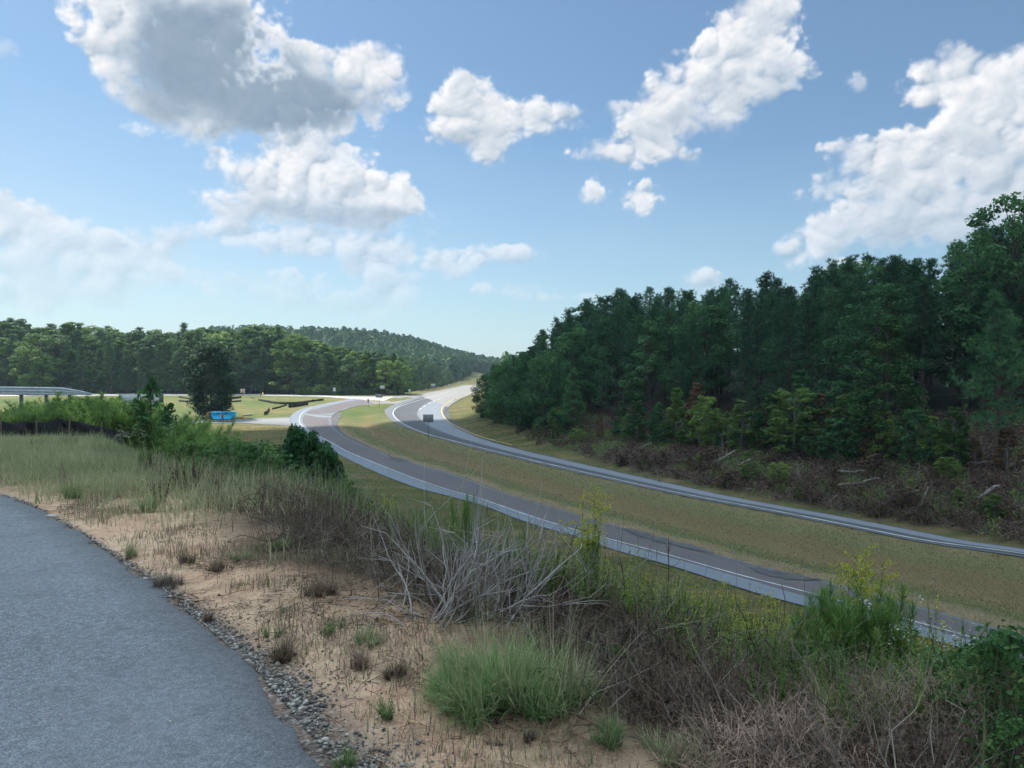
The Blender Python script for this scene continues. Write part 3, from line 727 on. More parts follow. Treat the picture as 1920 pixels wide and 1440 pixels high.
# ------------------------------------------------------------------ trees
def make_pine(seed, H=24., base=.38, Rr=3.6, nb=64, tw=11, kn=11, nl=.62, nw=.085, top=.8):
    r = np.random.default_rng(seed); tp = []
    K = 9; ts = np.linspace(0, 1, K); bend = np.cumsum(r.normal(0, .12, (K, 2)), 0)
    trunk = np.c_[bend[:, 0] * ts, bend[:, 1] * ts, ts * H]
    tr = [tubes(trunk[None], (.27 * (1 - ts) ** .8 + .03)[None], 8, np.array([.5]))]
    BP = []; BR = []; TC = []; TA = []
    for i in range(nb):
        t = base + (1 - base) * (i + r.random()) / nb
        q = (t - base) / (1 - base)
        L = Rr * (1.03 - q) ** top * (.6 + .4 * min(1, q * 4 + .35)) * r.uniform(.35, 1.35) + .15
        a = i * 2.4 + r.normal(0, .4); el = R(8 + 45 * q + r.normal(0, 9))
        p0 = np.array([np.interp(t, ts, trunk[:, 0]), np.interp(t, ts, trunk[:, 1]), t * H])
        pts = [p0]
        for k in range(3):
            el += R(9); pts.append(pts[-1] + L / 3 * np.array([math.cos(a) * math.cos(el), math.sin(a) * math.cos(el), math.sin(el)])); a += r.normal(0, .2)
        pts = np.array(pts); BP.append(pts); BR.append([.06, .045, .03, .012])
        m = max(4, int(tw * (L / Rr) + 3))
        for j in range(m):
            u = r.uniform(.3, 1.0) ** .7; f = u * 3; k = min(2, int(f)); p = pts[k] + (pts[k + 1] - pts[k]) * (f - k)
            side = r.normal(0, 1, 3) * [.42, .42, .24] * (L / Rr + .22) * (1.15 - .5 * u) * 1.7
            c = p + side; TC.append(c); TA.append(norm((c - p0) * [1, 1, .4] / max(L, .5) * .9 + [0, 0, .8]))
    tr.append(tubes(np.array(BP), np.array(BR), 3, np.full(len(BP), .5)))
    old = globals()['rng']; globals()['rng'] = r
    cr = [needles(np.array(TC), np.array(TA), nl, nw, 1.15, kn)]
    globals()['rng'] = old
    return tr, cr
def make_broad(seed, H=18., W=4.5, base=.18, ncl=70, nlf=95, ls=.42, shape='round', lean=0.):
    r = np.random.default_rng(seed); K = 7; ts = np.linspace(0, 1, K); bend = np.cumsum(r.normal(0, .14, (K, 2)), 0) * H / 18
    trunk = np.c_[bend[:, 0] * ts, bend[:, 1] * ts, ts * H * .93]
    tr = [tubes(trunk[None], ((H * .014 * (1 - ts) ** .8 + .02) if H > 1.5 else (.006 * (1.1 - ts)))[None], 8, np.array([.5]))]
    CC = []; CR = []; BP = []; BR = []
    for i in range(ncl):
        q = (i + r.random()) / ncl
        prof = {'round': math.sin(math.pi * min(1, (q * .86 + .1))) ** .55, 'cone': (1.03 - q) ** .72 * min(1, q * 5 + .45), 'column': min(1, q * 3.5 + .5) * (1.02 - q) ** .4}[shape]
        rad = W * prof * math.sqrt(r.uniform(.25, 1)) * r.uniform(.75, 1.12); a = r.uniform(0, 2 * math.pi)
        z = H * (base + (1 - base) * q) * .98
        tz = max(.08, z / (H * .93) - .13 - .1 * rad / W)
        tz = min(tz, .97); p0 = np.array([np.interp(tz, ts, trunk[:, 0]), np.interp(tz, ts, trunk[:, 1]), tz * H * .93])
        c = np.array([math.cos(a) * rad, math.sin(a) * rad, z]); CC.append(c); CR.append(W * r.uniform(.2, .36) * (.55 + .45 * prof))
        mid = (p0 + c) / 2 + [0, 0, -.04 * H * r.random()]
        BP.append([p0, mid, c]); BR.append([H * .0035, H * .0024, H * .001])
    tr.append(tubes(np.array(BP), np.array(BR), 3, np.full(len(BP), .5)))
    CC = np.array(CC); CR = np.array(CR)
    d = norm(r.normal(size=(ncl, nlf, 3))); rr = r.uniform(.35, 1.0, (ncl, nlf, 1)) ** .6
    P = CC[:, None] + d * rr * CR[:, None, None] * [1, 1, .72]
    nr = norm(d + [0, 0, .5] + r.normal(0, .5, d.shape))
    old = globals()['rng']; globals()['rng'] = r
    cr = [leaves(P.reshape(-1, 3), nr.reshape(-1, 3), ls * r.uniform(.6, 1.2, ncl * nlf), .7, np.repeat(r.random(ncl), nlf) * .6 + r.random(ncl * nlf) * .4)]
    globals()['rng'] = old
    return tr, cr
class Proto:
    def __init__(s, name, cat, tr, cr, leafmat, H, bark='bark'):
        s.name, s.cat, s.H = name, cat, H
        s.t = mesh_np('trunk', tr, M[bark], True); s.c = mesh_np('crown', cr, leafmat)
    def place(s, x, y, h, label, group=None, rz=None, wide=1., z=None, mat=None):
        z = hz(x, y) if z is None else z
        o = empty(s.name, (x, y, z - .05), random.uniform(0, 6.28) if rz is None else rz)
        k = h / s.H; o.scale = (k * wide, k * wide, k)
        obj('trunk', s.t, o); c = obj('crown', s.c, o)
        if mat is not None:
            c.material_slots[0].link = 'OBJECT'; c.material_slots[0].material = mat
        return tag(o, label, s.cat, group)
P_pine = [Proto('pine_tree', 'pine', *make_pine(i, base=b_, Rr=w, nb=n_, top=.52, tw=10, kn=13, nl=.7, nw=.09), M['pine'], 24.) for i, b_, w, n_ in ((1, .34, 4.3, 70), (2, .42, 4.6, 62), (3, .16, 4.0, 92), (4, .38, 4.1, 66))]
P_young = [Proto('young_pine', 'pine', *make_pine(9, H=12., base=.1, Rr=2.9, nb=56, tw=9, nl=.5, nw=.08), M['pine'], 12.)]
P_pineb = [Proto('pine_tree', 'pine', *make_pine(15, H=20., base=.22, Rr=5.2, nb=62, tw=20, kn=12, nl=.62, nw=.09), M['pine'], 20.), Proto('pine_tree', 'pine', *make_pine(16, H=20., base=.06, Rr=4.4, nb=84, tw=15, kn=11, nl=.6, nw=.09), M['pine'], 20.)]
P_br = [Proto('broadleaf_tree', 'tree', *make_broad(20 + i, shape=s_, W=w), M['broad'], 18.) for i, (s_, w) in enumerate((('round', 4.8), ('cone', 4.2), ('column', 3.6)))]
P_low = Proto('broadleaf_tree', 'tree', *make_broad(28, H=14., W=5., base=.01, ncl=90, nlf=90, ls=.42, shape='round'), M['broad'], 14.)
P_sap = [Proto('sapling', 'sapling', *make_broad(30 + i, H=6., W=w, base=.05, ncl=52, nlf=64, ls=.26, shape=s_), M['broad'], 6., 'palebark') for i, (s_, w) in enumerate((('cone', 1.5), ('column', 1.15), ('round', 1.9)))]
P_far = [Proto('pine_tree', 'pine', *make_pine(41 + i, base=.04, Rr=4.4, nb=62, tw=8, kn=9, nl=1.2, nw=.2), M['far_leaf'], 24.) for i in range(2)]
P_farb = [Proto('broadleaf_tree', 'tree', *make_broad(50 + i, H=20., W=5.2, base=.08, ncl=52, nlf=60, ls=.75, shape=s_), M['far_leaf'], 20.) for i, s_ in enumerate(('round', 'cone', 'column'))]

def skyline(pts):
    P = np.array(pts, float)
    return lambda x, y: float(np.interp(960 + FPX * x / y, P[:, 0], P[:, 1]))
RIGHT_TOP = skyline([(895, 700), (940, 674), (980, 650), (1050, 602), (1100, 568), (1200, 556), (1300, 548), (1400, 540), (1500, 520), (1600, 485), (1650, 482), (1720, 488), (1800, 452), (1860, 405), (1920, 378), (2300, 330)])
def z_top(px, py, Y): return at_y(px, py, Y)[2]
FR = resample(np.array([(-9, 196, 0), (-5, 172, 0), (3, 150, 0), (13, 130, 0), (26, 112, 0), (37, 101, 0), (47.6, 94, 0), (58, 88, 0), (72, 80, 0), (95, 68, 0)], float), 60)[:, :2]
tfr = np.gradient(FR, axis=0); tfr /= np.linalg.norm(tfr, axis=1)[:, None]; nfr = np.stack([-tfr[:, 1], tfr[:, 0]], -1)
nfr = np.where((nfr @ np.array([.5, 1.]))[:, None] < 0, -nfr, nfr)
def zr(px):
    return 'just right of the tip' if px < 1080 else 'above the far bend' if px < 1220 else 'behind the rust brown sapling' if px < 1360 else 'behind the slim pointed sapling' if px < 1530 else 'behind the rounded bright green young tree' if px < 1640 else 'around the tall cone shaped tree' if px < 1760 else 'behind the broad young pine' if px < 1900 else 'beyond the right edge of the view'
def zl(px):
    return 'behind the guardrail' if px < 130 else 'behind the green thicket' if px < 250 else 'behind the slim sapling' if px < 335 else 'behind the lone dark tree' if px < 450 else 'behind the do not enter sign' if px < 520 else 'behind the longest silt fence' if px < 610 else 'behind the junction' if px < 720 else 'above the bend of the far road'
rows = [(0, 5.2, .58, .80), (5, 4.6, .74, .90), (10, 4.8, .84, .97), (16, 5., .90, 1.0), (23, 5.6, .92, 1.0), (32, 7, .93, 1.0), (44, 8, .9, 1.0)]
total = np.linalg.norm(np.diff(FR, axis=0), axis=1).sum()
r4 = random.Random(5)
for ri, (off, sp, lo, hi) in enumerate(rows):
    n_ = int(total / sp)
    for i in range(n_):
        u = (i + r4.random() * .8) / n_ * (len(FR) - 1); k = int(u); f = u - k
        p = FR[k] * (1 - f) + FR[min(k + 1, len(FR) - 1)] * f + nfr[k] * (off + 4 + r4.uniform(-1.5, 1.5))
        x, y = p; px = 960 + FPX * x / y
        if px > 2120: continue
        zt = z_top(px, RIGHT_TOP(x, y), y); g = hz(x, y); h = (zt - g) * r4.uniform(lo, hi + .05) * (1 if hi < .95 else r4.choice([.86, .95, 1.0, 1.03]))
        h = max(7, min(h, 36))
        if px < 1010:
            pr = r4.choice(P_br + P_pineb[1:] if ri < 2 else P_pine[2:3] + P_pineb[1:] + P_br); gl = 'dark tree at the tip of the wood beside the bend' ; grp = 'trees at the tip of the right-hand wood'
        elif ri == 0:
            pr = r4.choice(P_br[:2] + P_pine * 2 + P_pineb[1:]); gl = 'shaded front row tree of the wood ' + zr(px); grp = 'front row of the right-hand wood'
        else:
            pr = r4.choice(P_pine + P_pine + P_br[:1]); gl = ('tall dark pine deep in the wood ' if pr in P_pine else 'tall dark broadleaf deep in the wood ') + zr(px); grp = 'trees deep in the right-hand wood'
        if h < 15 and pr in P_pine: pr = P_pine[2]
        pr.place(x, y, h, gl, grp, wide=r4.uniform(1.05, 1.4) * (1.25 if px < 1010 else 1))
# singled-out trees of the right wood
def put(pr, px, base_py, top_py, Y, label, wide=1., group=None, rz=None, mat=None):
    if base_py: Y = on_ground(px, base_py, 20, 400)[1]
    x = (px - 960) / FPX * Y; g = hz(x, Y); h = z_top(px, top_py, Y) - g
    return pr.place(x, Y, h, label, group, rz, wide, mat=mat)
put(P_pineb[0], 1872, 884, 552, 76, 'broad young pine with bare lower trunk in front of the wood near the right edge', 1.15)
put(P_br[1], 1665, 852, 592, 84, 'tall cone shaped green tree standing forward of the dark pines', 1.25, mat=M['kudzu'])
put(P_br[0], 1895, 0, 372, 92, 'tallest round topped broadleaf rising above the wood at the right edge', 1.0)
put(P_sap[0], 1502, 830, 690, 90, 'slim pointed sapling at the edge of the wood beside a rounder bush', 1.3)
put(P_sap[2], 1560, 838, 712, 80, 'rounded bright green young tree at the foot of the wood', 1.3)
put(P_sap[2], 1572, 862, 782, 74, 'low bright green bush pushed forward into the brown slash', 1.6)
put(P_sap[1], 1305, 826, 715, 96, 'rust brown dying sapling among green ones', 1.2, mat=M['autumn'])
put(P_sap[0], 1270, 822, 725, 98, 'yellow green sapling left of the rust brown one', 1.3, mat=M['broad_pale'])
put(P_sap[1], 1365, 836, 770, 92, 'thin sapling with pale trunk standing in the slash', 1.2, mat=M['gold_leaf'])
put(P_sap[0], 1125, 822, 775, 104, 'small reddish shrub at the foot of the wood', .9, mat=M['autumn'])
put(P_sap[0], 1165, 818, 750, 104, 'pointed green sapling right of the small reddish shrub', 1.4)
put(P_young[0], 1410, 828, 725, 92, 'young pine at the wood edge between two saplings', 1.0)
put(P_sap[1], 1700, 862, 775, 80, 'drooping olive sapling beside the tall cone shaped tree', 1.5, mat=M['gold_leaf'])
put(P_sap[2], 1655, 858, 768, 78, 'olive bush below the tall cone shaped tree', 1.2, mat=M['gold_leaf'])
for i, (px, tp, Y) in enumerate([(1195, 742, 0), (1235, 752, 0), (1325, 742, 0), (1390, 748, 0), (1445, 735, 0), (1490, 728, 0), (1540, 735, 0), (1610, 745, 0), (1720, 765, 0), (1775, 790, 0), (1590, 735, 0), (1530, 760, 0), (1420, 785, 0), (1830, 820, 0), (1180, 780, 0), (1060, 785, 0), (1110, 800, 0), (1290, 790, 0), (1350, 800, 0), (1470, 800, 0), (1630, 800, 0), (1735, 815, 0), (1000, 770, 128), (1045, 762, 122), (1085, 770, 114), (1220, 768, 100), (1335, 768, 95), (1440, 772, 90), (1475, 780, 88), (1610, 775, 84), (1750, 778, 80), (1790, 760, 80), (965, 752, 142), (930, 735, 160), (1890, 800, 76), (1245, 780, 98), (1385, 790, 90), (1540, 790, 82)]):
    put(P_sap[i % 3], px, np.interp(px, [900, 1000, 1100, 1300, 1500, 1700, 1900], [788, 804, 821, 836, 850, 868, 884]), tp, Y, 'young tree in the fringe of the wood ' + zr(px), r4.uniform(1.1, 1.7), 'saplings fringing the right-hand wood', mat=[M['kudzu'], None, M['gold_leaf'], M['broad_pale'], M['kudzu'], M['broad_pale'], M['autumn']][i % 7])

for i, (px, bp, tp) in enumerate([(912, 782, 702), (922, 787, 690), (934, 790, 684), (948, 793, 676), (964, 795, 668), (982, 797, 660), (1000, 800, 664), (926, 776, 684), (945, 778, 676), (1022, 804, 668), (1046, 808, 672), (1075, 812, 690)]):
    put([P_low, P_pineb[1], P_br[1]][i % 3], px, bp, tp, 0, 'low boughed tree at the tip of the wood, ' + ['nearest the far road', 'second from the far road', 'third from the far road', 'fourth from the far road', 'in the middle of the tip', 'right of the middle of the tip', 'above the curve of the yellow line', 'behind the first one', 'behind the third one', 'lower one right of the tip', 'next to last on the right', 'last on the right of the tip'][i], 1.0, 'trees at the tip of the right-hand wood')
# left wood
LEFT_TOP = skyline([(-300, 600), (0, 604), (40, 602), (70, 614), (140, 604), (200, 616), (300, 618), (350, 612), (420, 624), (470, 612), (520, 614), (560, 628), (620, 642), (700, 655), (760, 664), (850, 684), (910, 700)])
r5 = random.Random(8)
front = [(-250, 318), (-205, 312), (-150, 308), (-110, 306), (-70, 300), (-52, 296)]
for ri, off in enumerate((0, 6, 12, 19, 27, 36, 47)):
    for x0 in np.arange(-262, -44, 6.6 if ri < 3 else 8.5):
        x = x0 + r5.uniform(-2, 2); y = np.interp(x0, [f[0] for f in front], [f[1] for f in front]) + off + r5.uniform(-2, 2)
        px = 960 + FPX * x / y
        if px < -90 or (ri > 3 and px > 640): continue
        zt = z_top(px, LEFT_TOP(x, y), y); g = hz(x, y); h = (zt - g) * (r5.uniform(.62, .88) if ri < 2 else r5.uniform(.86, 1.03))
        pine = r5.random() < (.45 if px < 340 else .2)
        pr = r5.choice(P_far) if pine else r5.choice(P_farb)
        mt = None if pine else r5.choice([None, M['broad_pale'], None, None] if px < 350 else [None, M['broad_pale'], M['gold_leaf']])
        pr.place(x, y, h, ('pine in the long wood ' if pine else 'leafy tree in the long wood ') + zl(px), 'trees of the wood across the field', wide=r5.uniform(1.25, 1.75), mat=mt)
put(P_farb[0], 75, 0, 625, 303, 'yellowing rounded tree in the left part of the long wood', 1.5, mat=M['gold_leaf'])
put(P_farb[0], 490, 0, 608, 322, 'big round topped tree rising over the wood left of the ridge', 1.5, mat=M['broad_pale'])
# trees along the far road
road_l = [(700, 741), (740, 741), (775, 738), (800, 734), (825, 729), (850, 723), (872, 718), (893, 712.5)]
RL = resample(np.array([on_hw(*p) for p in road_l]), 40)[:, :2]
for ri, off in enumerate((13, 21, 30, 42)):
    for k in range(0, 40, 2):
        x = RL[k, 0] - off * .9 + r5.uniform(-2, 2); y = RL[k, 1] + off * .35 + r5.uniform(-3, 3); px = 960 + FPX * x / y
        if px < 560: continue
        zt = z_top(px, LEFT_TOP(x, y), y); g = hz(x, y); h = min(24, max(7, (zt - g) * (r5.uniform(.72, 1.0) if ri else r5.uniform(.5, .8))))
        r5.choice(P_farb).place(x, y, h, 'sunlit leafy tree beside the climbing far road', 'trees along the left side of the far road', wide=r5.uniform(1., 1.3), mat=r5.choice([None, M['broad_pale']]))
for k in range(0, 40, 1):
    for o_ in (5.5, 8.5):
        x = RL[k, 0] - o_ + r5.uniform(-1.2, 1.2); y = RL[k, 1] + r5.uniform(-2, 2) + 2
        P_sap[k % 3].place(x, y, r5.uniform(1.8, 4.6), 'low sunlit bush along the edge of the far road', 'bushes along the left side of the far road', wide=1.7, mat=M['broad_pale'])
for px in np.arange(560, 700, 9.):
    put(P_sap[int(px) % 3], px, 0, 727 + r5.uniform(-8, 5), 290 + r5.uniform(-1, 5), 'light green bush at the foot of the wood behind the junction', 1.7, 'bushes at the foot of the long wood', mat=M['broad_pale'])

def distant():
    r = np.random.default_rng(3); n = 9500
    x = r.uniform(-520, 330, n); y = 380 * (1500 / 380) ** r.random(n)
    x[:1700] = r.uniform(-110, 90, 1700); y[:1700] = r.uniform(560, 1000, 1700)
    px = 960 + FPX * x / y
    rl = np.interp(y, RL[:, 1], RL[:, 0])
    keep = (px > 380) & (px < 1040) & ((x < rl - 26) | ((x < rl - 9) & (y > 560)) | (y > 765) | (x > rl + 30))
    x, y = x[keep], y[keep]; n = len(x); g = hgt(x, y)
    h = r.uniform(14, 19, n); w = r.uniform(4.4, 7.0, n)
    k = 46
    d = norm(r.normal(size=(n, k, 3))); d[..., 2] = d[..., 2] * .5 + .3
    t = r.random((n, k, 1)) 
    P = np.stack([x, y, g], -1)[:, None] + np.concatenate([d[..., :2] * w[:, None, None] * (np.sqrt(np.clip(1.02 - t ** 2.2, 0, 1))) * r.uniform(.6, 1.1, (n, k, 1)), (.12 + .88 * t) * h[:, None, None]], -1)
    old = globals()['rng']; globals()['rng'] = r
    L = leaves(P.reshape(-1, 3), (d + [0, -.3, .5]).reshape(-1, 3), np.repeat(w * .62, k) * r.uniform(.6, 1.2, n * k), .75, np.repeat(r.random(n), k) * .7 + .3 * r.random(n * k))
    globals()['rng'] = old
    tag(part('distant_forest', [L], M['ridge_leaf']), 'blue green wooded ridge far behind the junction', 'forest', kind='stuff')
distant()

# ------------------------------------------------------------------ lone tree, saplings, shrubs
put(Proto('broadleaf_tree', 'tree', *make_broad(77, H=14., W=5.0, base=.06, ncl=170, nlf=120, ls=.36, shape='round'), M['lone_leaf'], 14.), 394, 0, 650, 172, 'lone dark full crowned tree standing in the bright field above the blue tank', 1.0)
P_sh = Proto('sapling', 'sapling', *make_broad(81, H=2.6, W=.8, base=.05, ncl=40, nlf=22, ls=.15, shape='cone'), M['broad'], 2.6)
put(P_sh, 283, 0, 700, 34, 'slim leafy sapling rising out of the weeds left of the lone tree', .8)
put(P_sh, 258, 0, 742, 32, 'short leafy sapling leaning beside the slim one', 1.0)
put(P_sh, 318, 0, 752, 33, 'third leafy sapling right of the slim one', .9)
P_mg = Proto('shrub', 'shrub', *make_broad(83, H=1.9, W=1.0, base=.04, ncl=46, nlf=90, ls=.12, shape='cone'), M['broad'], 1.9)
put(P_mg, 552, 0, 800, 17.5, 'dense dark green shrub with three pointed tops beside the ramp', .56)
put(P_mg, 583, 0, 812, 17.3, 'second pointed top of dark foliage beside the dense shrub', .48)
put(P_mg, 606, 0, 832, 17.0, 'lowest pointed dark shrub on the right of the dense one', .6)
put(P_mg, 628, 0, 850, 17.2, 'thin dark sprig of shrub nearest the carriageway', .35)

# ------------------------------------------------------------------ weeds of the bank
def make_weed(seed, H=1.6, stems=5, spread=.25, leafL=.10, leafn=60, kind='goldenrod'):
    r = np.random.default_rng(seed); SP = []; SR = []; LC = []; LN_ = []; LS = []; FL = []
    for s in range(stems):
        a = r.uniform(0, 6.28); h = H * r.uniform(.7, 1.0) if s else H; ln = r.uniform(0, spread)
        pts = np.array([[math.cos(a) * (spread * .3 + ln * t), math.sin(a) * (spread * .3 + ln * t), h * t] for t in np.linspace(0, 1, 6)]); pts[:, :2] += np.cumsum(r.normal(0, .012 * H, (6, 2)), 0)
        SP.append(pts); SR.append(.006 * (1.1 - np.linspace(0, 1, 6)))
        n = leafn; t = r.uniform(.18, .97, n); p = np.stack([np.interp(t, np.linspace(0, 1, 6), pts[:, k]) for k in range(3)], -1)
        aa = r.uniform(0, 6.28, n); L = leafL * (1.25 - t) * r.uniform(.7, 1.2, n)
        LC.append(p); LN_.append(aa); LS.append(L)
        if kind == 'goldenrod':
            for b in range(9 if H > 1.2 else 3):
                tb = r.uniform(.72, .99); pb = np.array([np.interp(tb, np.linspace(0, 1, 6), pts[:, k]) for k in range(3)]); ab = r.uniform(0, 6.28); lb = H * .13 * (1.25 - tb) / .4
                nf = 26 if H > 1.2 else 12; u = r.random(nf)[:, None]
                FL.append(pb + u * lb * np.array([math.cos(ab), math.sin(ab), .75]) + np.c_[np.zeros((nf, 2)), -.35 * lb * u ** 2] + r.normal(0, .007 * H, (nf, 3)))
    old = globals()['rng']; globals()['rng'] = r
    out = {'stem': [tubes(np.array(SP), np.array(SR), 3)]}
    p = np.concatenate(LC); aa = np.concatenate(LN_); L = np.concatenate(LS)
    if kind == 'fennel':
        out['foliage'] = [blades(np.repeat(p, 2, 0), np.repeat(L, 2) * 1.3, np.repeat(aa, 2) + r.normal(0, .5, len(aa) * 2), r.uniform(.45, 1.25, len(aa) * 2), r.uniform(-.7, .3, len(aa) * 2), .0035 * H / 1.5 * (1 + stems / 12), 2)]
    else:
        out['foliage'] = [blades(p, L, aa, r.uniform(.5, 1.2, len(aa)), r.uniform(.2, 1.0, len(aa)), L * (.16 if kind == 'goldenrod' else .3), 2)]
    if FL: f = np.concatenate(FL); out['flower_head'] = [leaves(f, r.normal(size=f.shape), .016 * H / 1.4, .8)]
    globals()['rng'] = old
    return out
class Weed:
    def __init__(s, name, cat, parts, mats, H):
        s.name, s.cat, s.H = name, cat, H; s.m = {k: mesh_np(k, v, M[mats[k]]) for k, v in parts.items()}
    def at(s, x, y, h, label, group=None, wide=1., rz=None, z=None):
        o = empty(s.name, (x, y, (hz(x, y) if z is None else z) - .02), random.uniform(0, 6.28) if rz is None else rz); k = h / s.H; o.scale = (k * wide, k * wide, k)
        for nm, me in s.m.items():
            q_ = obj(nm, me, o)
            if nm == 'flower_head': q_['kind'] = 'stuff'
        return tag(o, label, s.cat, group)
    def px(s, px, top, Y, label, group=None, wide=1.):
        x = (px - 960) / FPX * Y; h = z_top(px, top, Y) - hz(x, Y)
        return s.at(x, Y, max(.15, h), label, group, wide)
def zb(px):
    return 'below the bend of the ramp' if px < 560 else 'under the dark shrub' if px < 680 else 'below the tall feathery plume' if px < 800 else 'around the bare grey shrub' if px < 960 else 'behind the big green clump' if px < 1080 else 'around the tall goldenrod plume' if px < 1200 else 'between the two tall goldenrods' if px < 1480 else 'around the spiked goldenrod' if px < 1680 else 'toward the right edge of the bank'
G = {'stem': 'brownstem', 'foliage': 'gold_leaf', 'flower_head': 'flower'}
gold = [Weed('goldenrod', 'goldenrod', make_weed(100 + i, 1.5, 5 + i, .16, .13, 90), G, 1.5) for i in range(3)]
gold_low = [Weed('goldenrod', 'goldenrod', make_weed(110 + i, 1.0, 10, .32, .11, 60), G, 1.0) for i in range(2)]
fen = [Weed('dog_fennel', 'weed', make_weed(120 + i, 1.5, 9, .45, .30, 230, 'fennel'), {'stem': 'brownstem', 'foliage': 'fennel'}, 1.5) for i in range(3)]
bushw = [Weed('leafy_weed', 'weed', make_weed(130 + i, 1.2, 11, .4, .11, 90, 'leafy'), {'stem': 'brownstem', 'foliage': 'gold_leaf'}, 1.2) for i in range(3)]
gold[0].px(1102, 905, 6.0, 'tall goldenrod with drooping yellow plume in front of the median', wide=.9)
gold[2].px(1108, 925, 6.1, 'slightly shorter goldenrod standing against the drooping plume', wide=.8)
fen[0].px(1104, 985, 6.1, 'narrow feathery green stem at the foot of the tall goldenrod plume', wide=.45)
gold[0].px(1628, 1035, 4.9, 'second tall goldenrod spike right behind the brightest one', wide=.75)
gold[1].px(1618, 1025, 5.0, 'tall goldenrod with bright yellow spikes above a feathery green clump', wide=.8)
gold[2].px(1585, 1110, 5.0, 'shorter goldenrod leaning left of the tall spiked one', wide=.8)
fen[0].px(1600, 1090, 4.8, 'feathery green clump under the tall spiked goldenrod', wide=1.1)
fen[1].px(1560, 1130, 4.7, 'feathery green clump left of the spiked goldenrod', wide=1.1)
fen[2].px(880, 915, 8.6, 'tall feathery green plume overlapping the ramp', wide=.5)
fen[1].px(862, 940, 8.6, 'shorter feathery plume just left of the tall one', wide=.7)
fen[0].px(620, 885, 13, 'feathery green plant below the dark shrub', wide=1.0)
gold[1].px(728, 925, 10.2, 'bright yellow green plant left of the tall feathery plume', wide=.9)
fen[1].px(790, 945, 9.5, 'small feathery plant between two bright plumes', wide=.8)
for i, (px, tp, Y) in enumerate([(840, 970, 8.4), (700, 940, 10.5), (1150, 1040, 6.2), (1190, 1055, 6.2), (1225, 1060, 6.), (1260, 1075, 6.2), (1310, 1090, 5.8), (1350, 1100, 5.8), (1385, 1085, 6.), (1420, 1120, 5.6), (1455, 1130, 5.4), (1760, 1130, 5.0), (1715, 1190, 4.8), (1800, 1160, 4.8), (1130, 1010, 6.5), (1080, 1040, 6.4)]):
    gold_low[i % 2].px(px, tp, Y, 'low goldenrod ' + zb(px), 'low goldenrods along the bank', 1.0)
for i, (px, tp, Y) in enumerate([(1700, 1170, 4.2), (1760, 1190, 4.0), (1820, 1180, 3.9), (1880, 1170, 3.8), (1840, 1250, 3.4), (1900, 1240, 3.3), (1780, 1260, 3.7), (1650, 1230, 4.3), (1240, 1150, 5.2), (1310, 1160, 5.0), (1150, 1130, 5.6), (1400, 1180, 4.8), (1480, 1190, 4.7), (1930, 1220, 3.6), (1950, 1180, 3.7)]):
    bushw[i % 3].px(px, tp, Y, 'tall leafy weed ' + zb(px), 'leafy weeds along the bank', 1.3)
r6 = random.Random(3)
for i in range(80):       # the big green thicket on the left
    px = r6.uniform(-60, 345); Y = r6.uniform(31, 46); tp = np.interp(px, [-60, 0, 120, 150, 180, 220, 260, 345], [770, 762, 742, 733, 742, 742, 760, 785]) + r6.uniform(-2, 26)
    fen[i % 3].px(px, tp, Y, 'tall green weed in the thicket behind the black silt fence', 'green thicket on the left', 2.2)
for i in range(30):
    px = r6.uniform(310, 600); Y = r6.uniform(20, 30); tp = np.interp(px, [310, 400, 450, 520, 600], [795, 800, 812, 838, 870]) + r6.uniform(-3, 25)
    (bushw if i % 2 else fen)[i % 3].px(px, tp, Y, 'green weed on the left bank ' + ('in front of the slim sapling' if px < 400 else 'below the blue tank' if px < 470 else 'below the driveway' if px < 540 else 'beside the dark shrub'), 'green weeds along the left bank', 1.8)

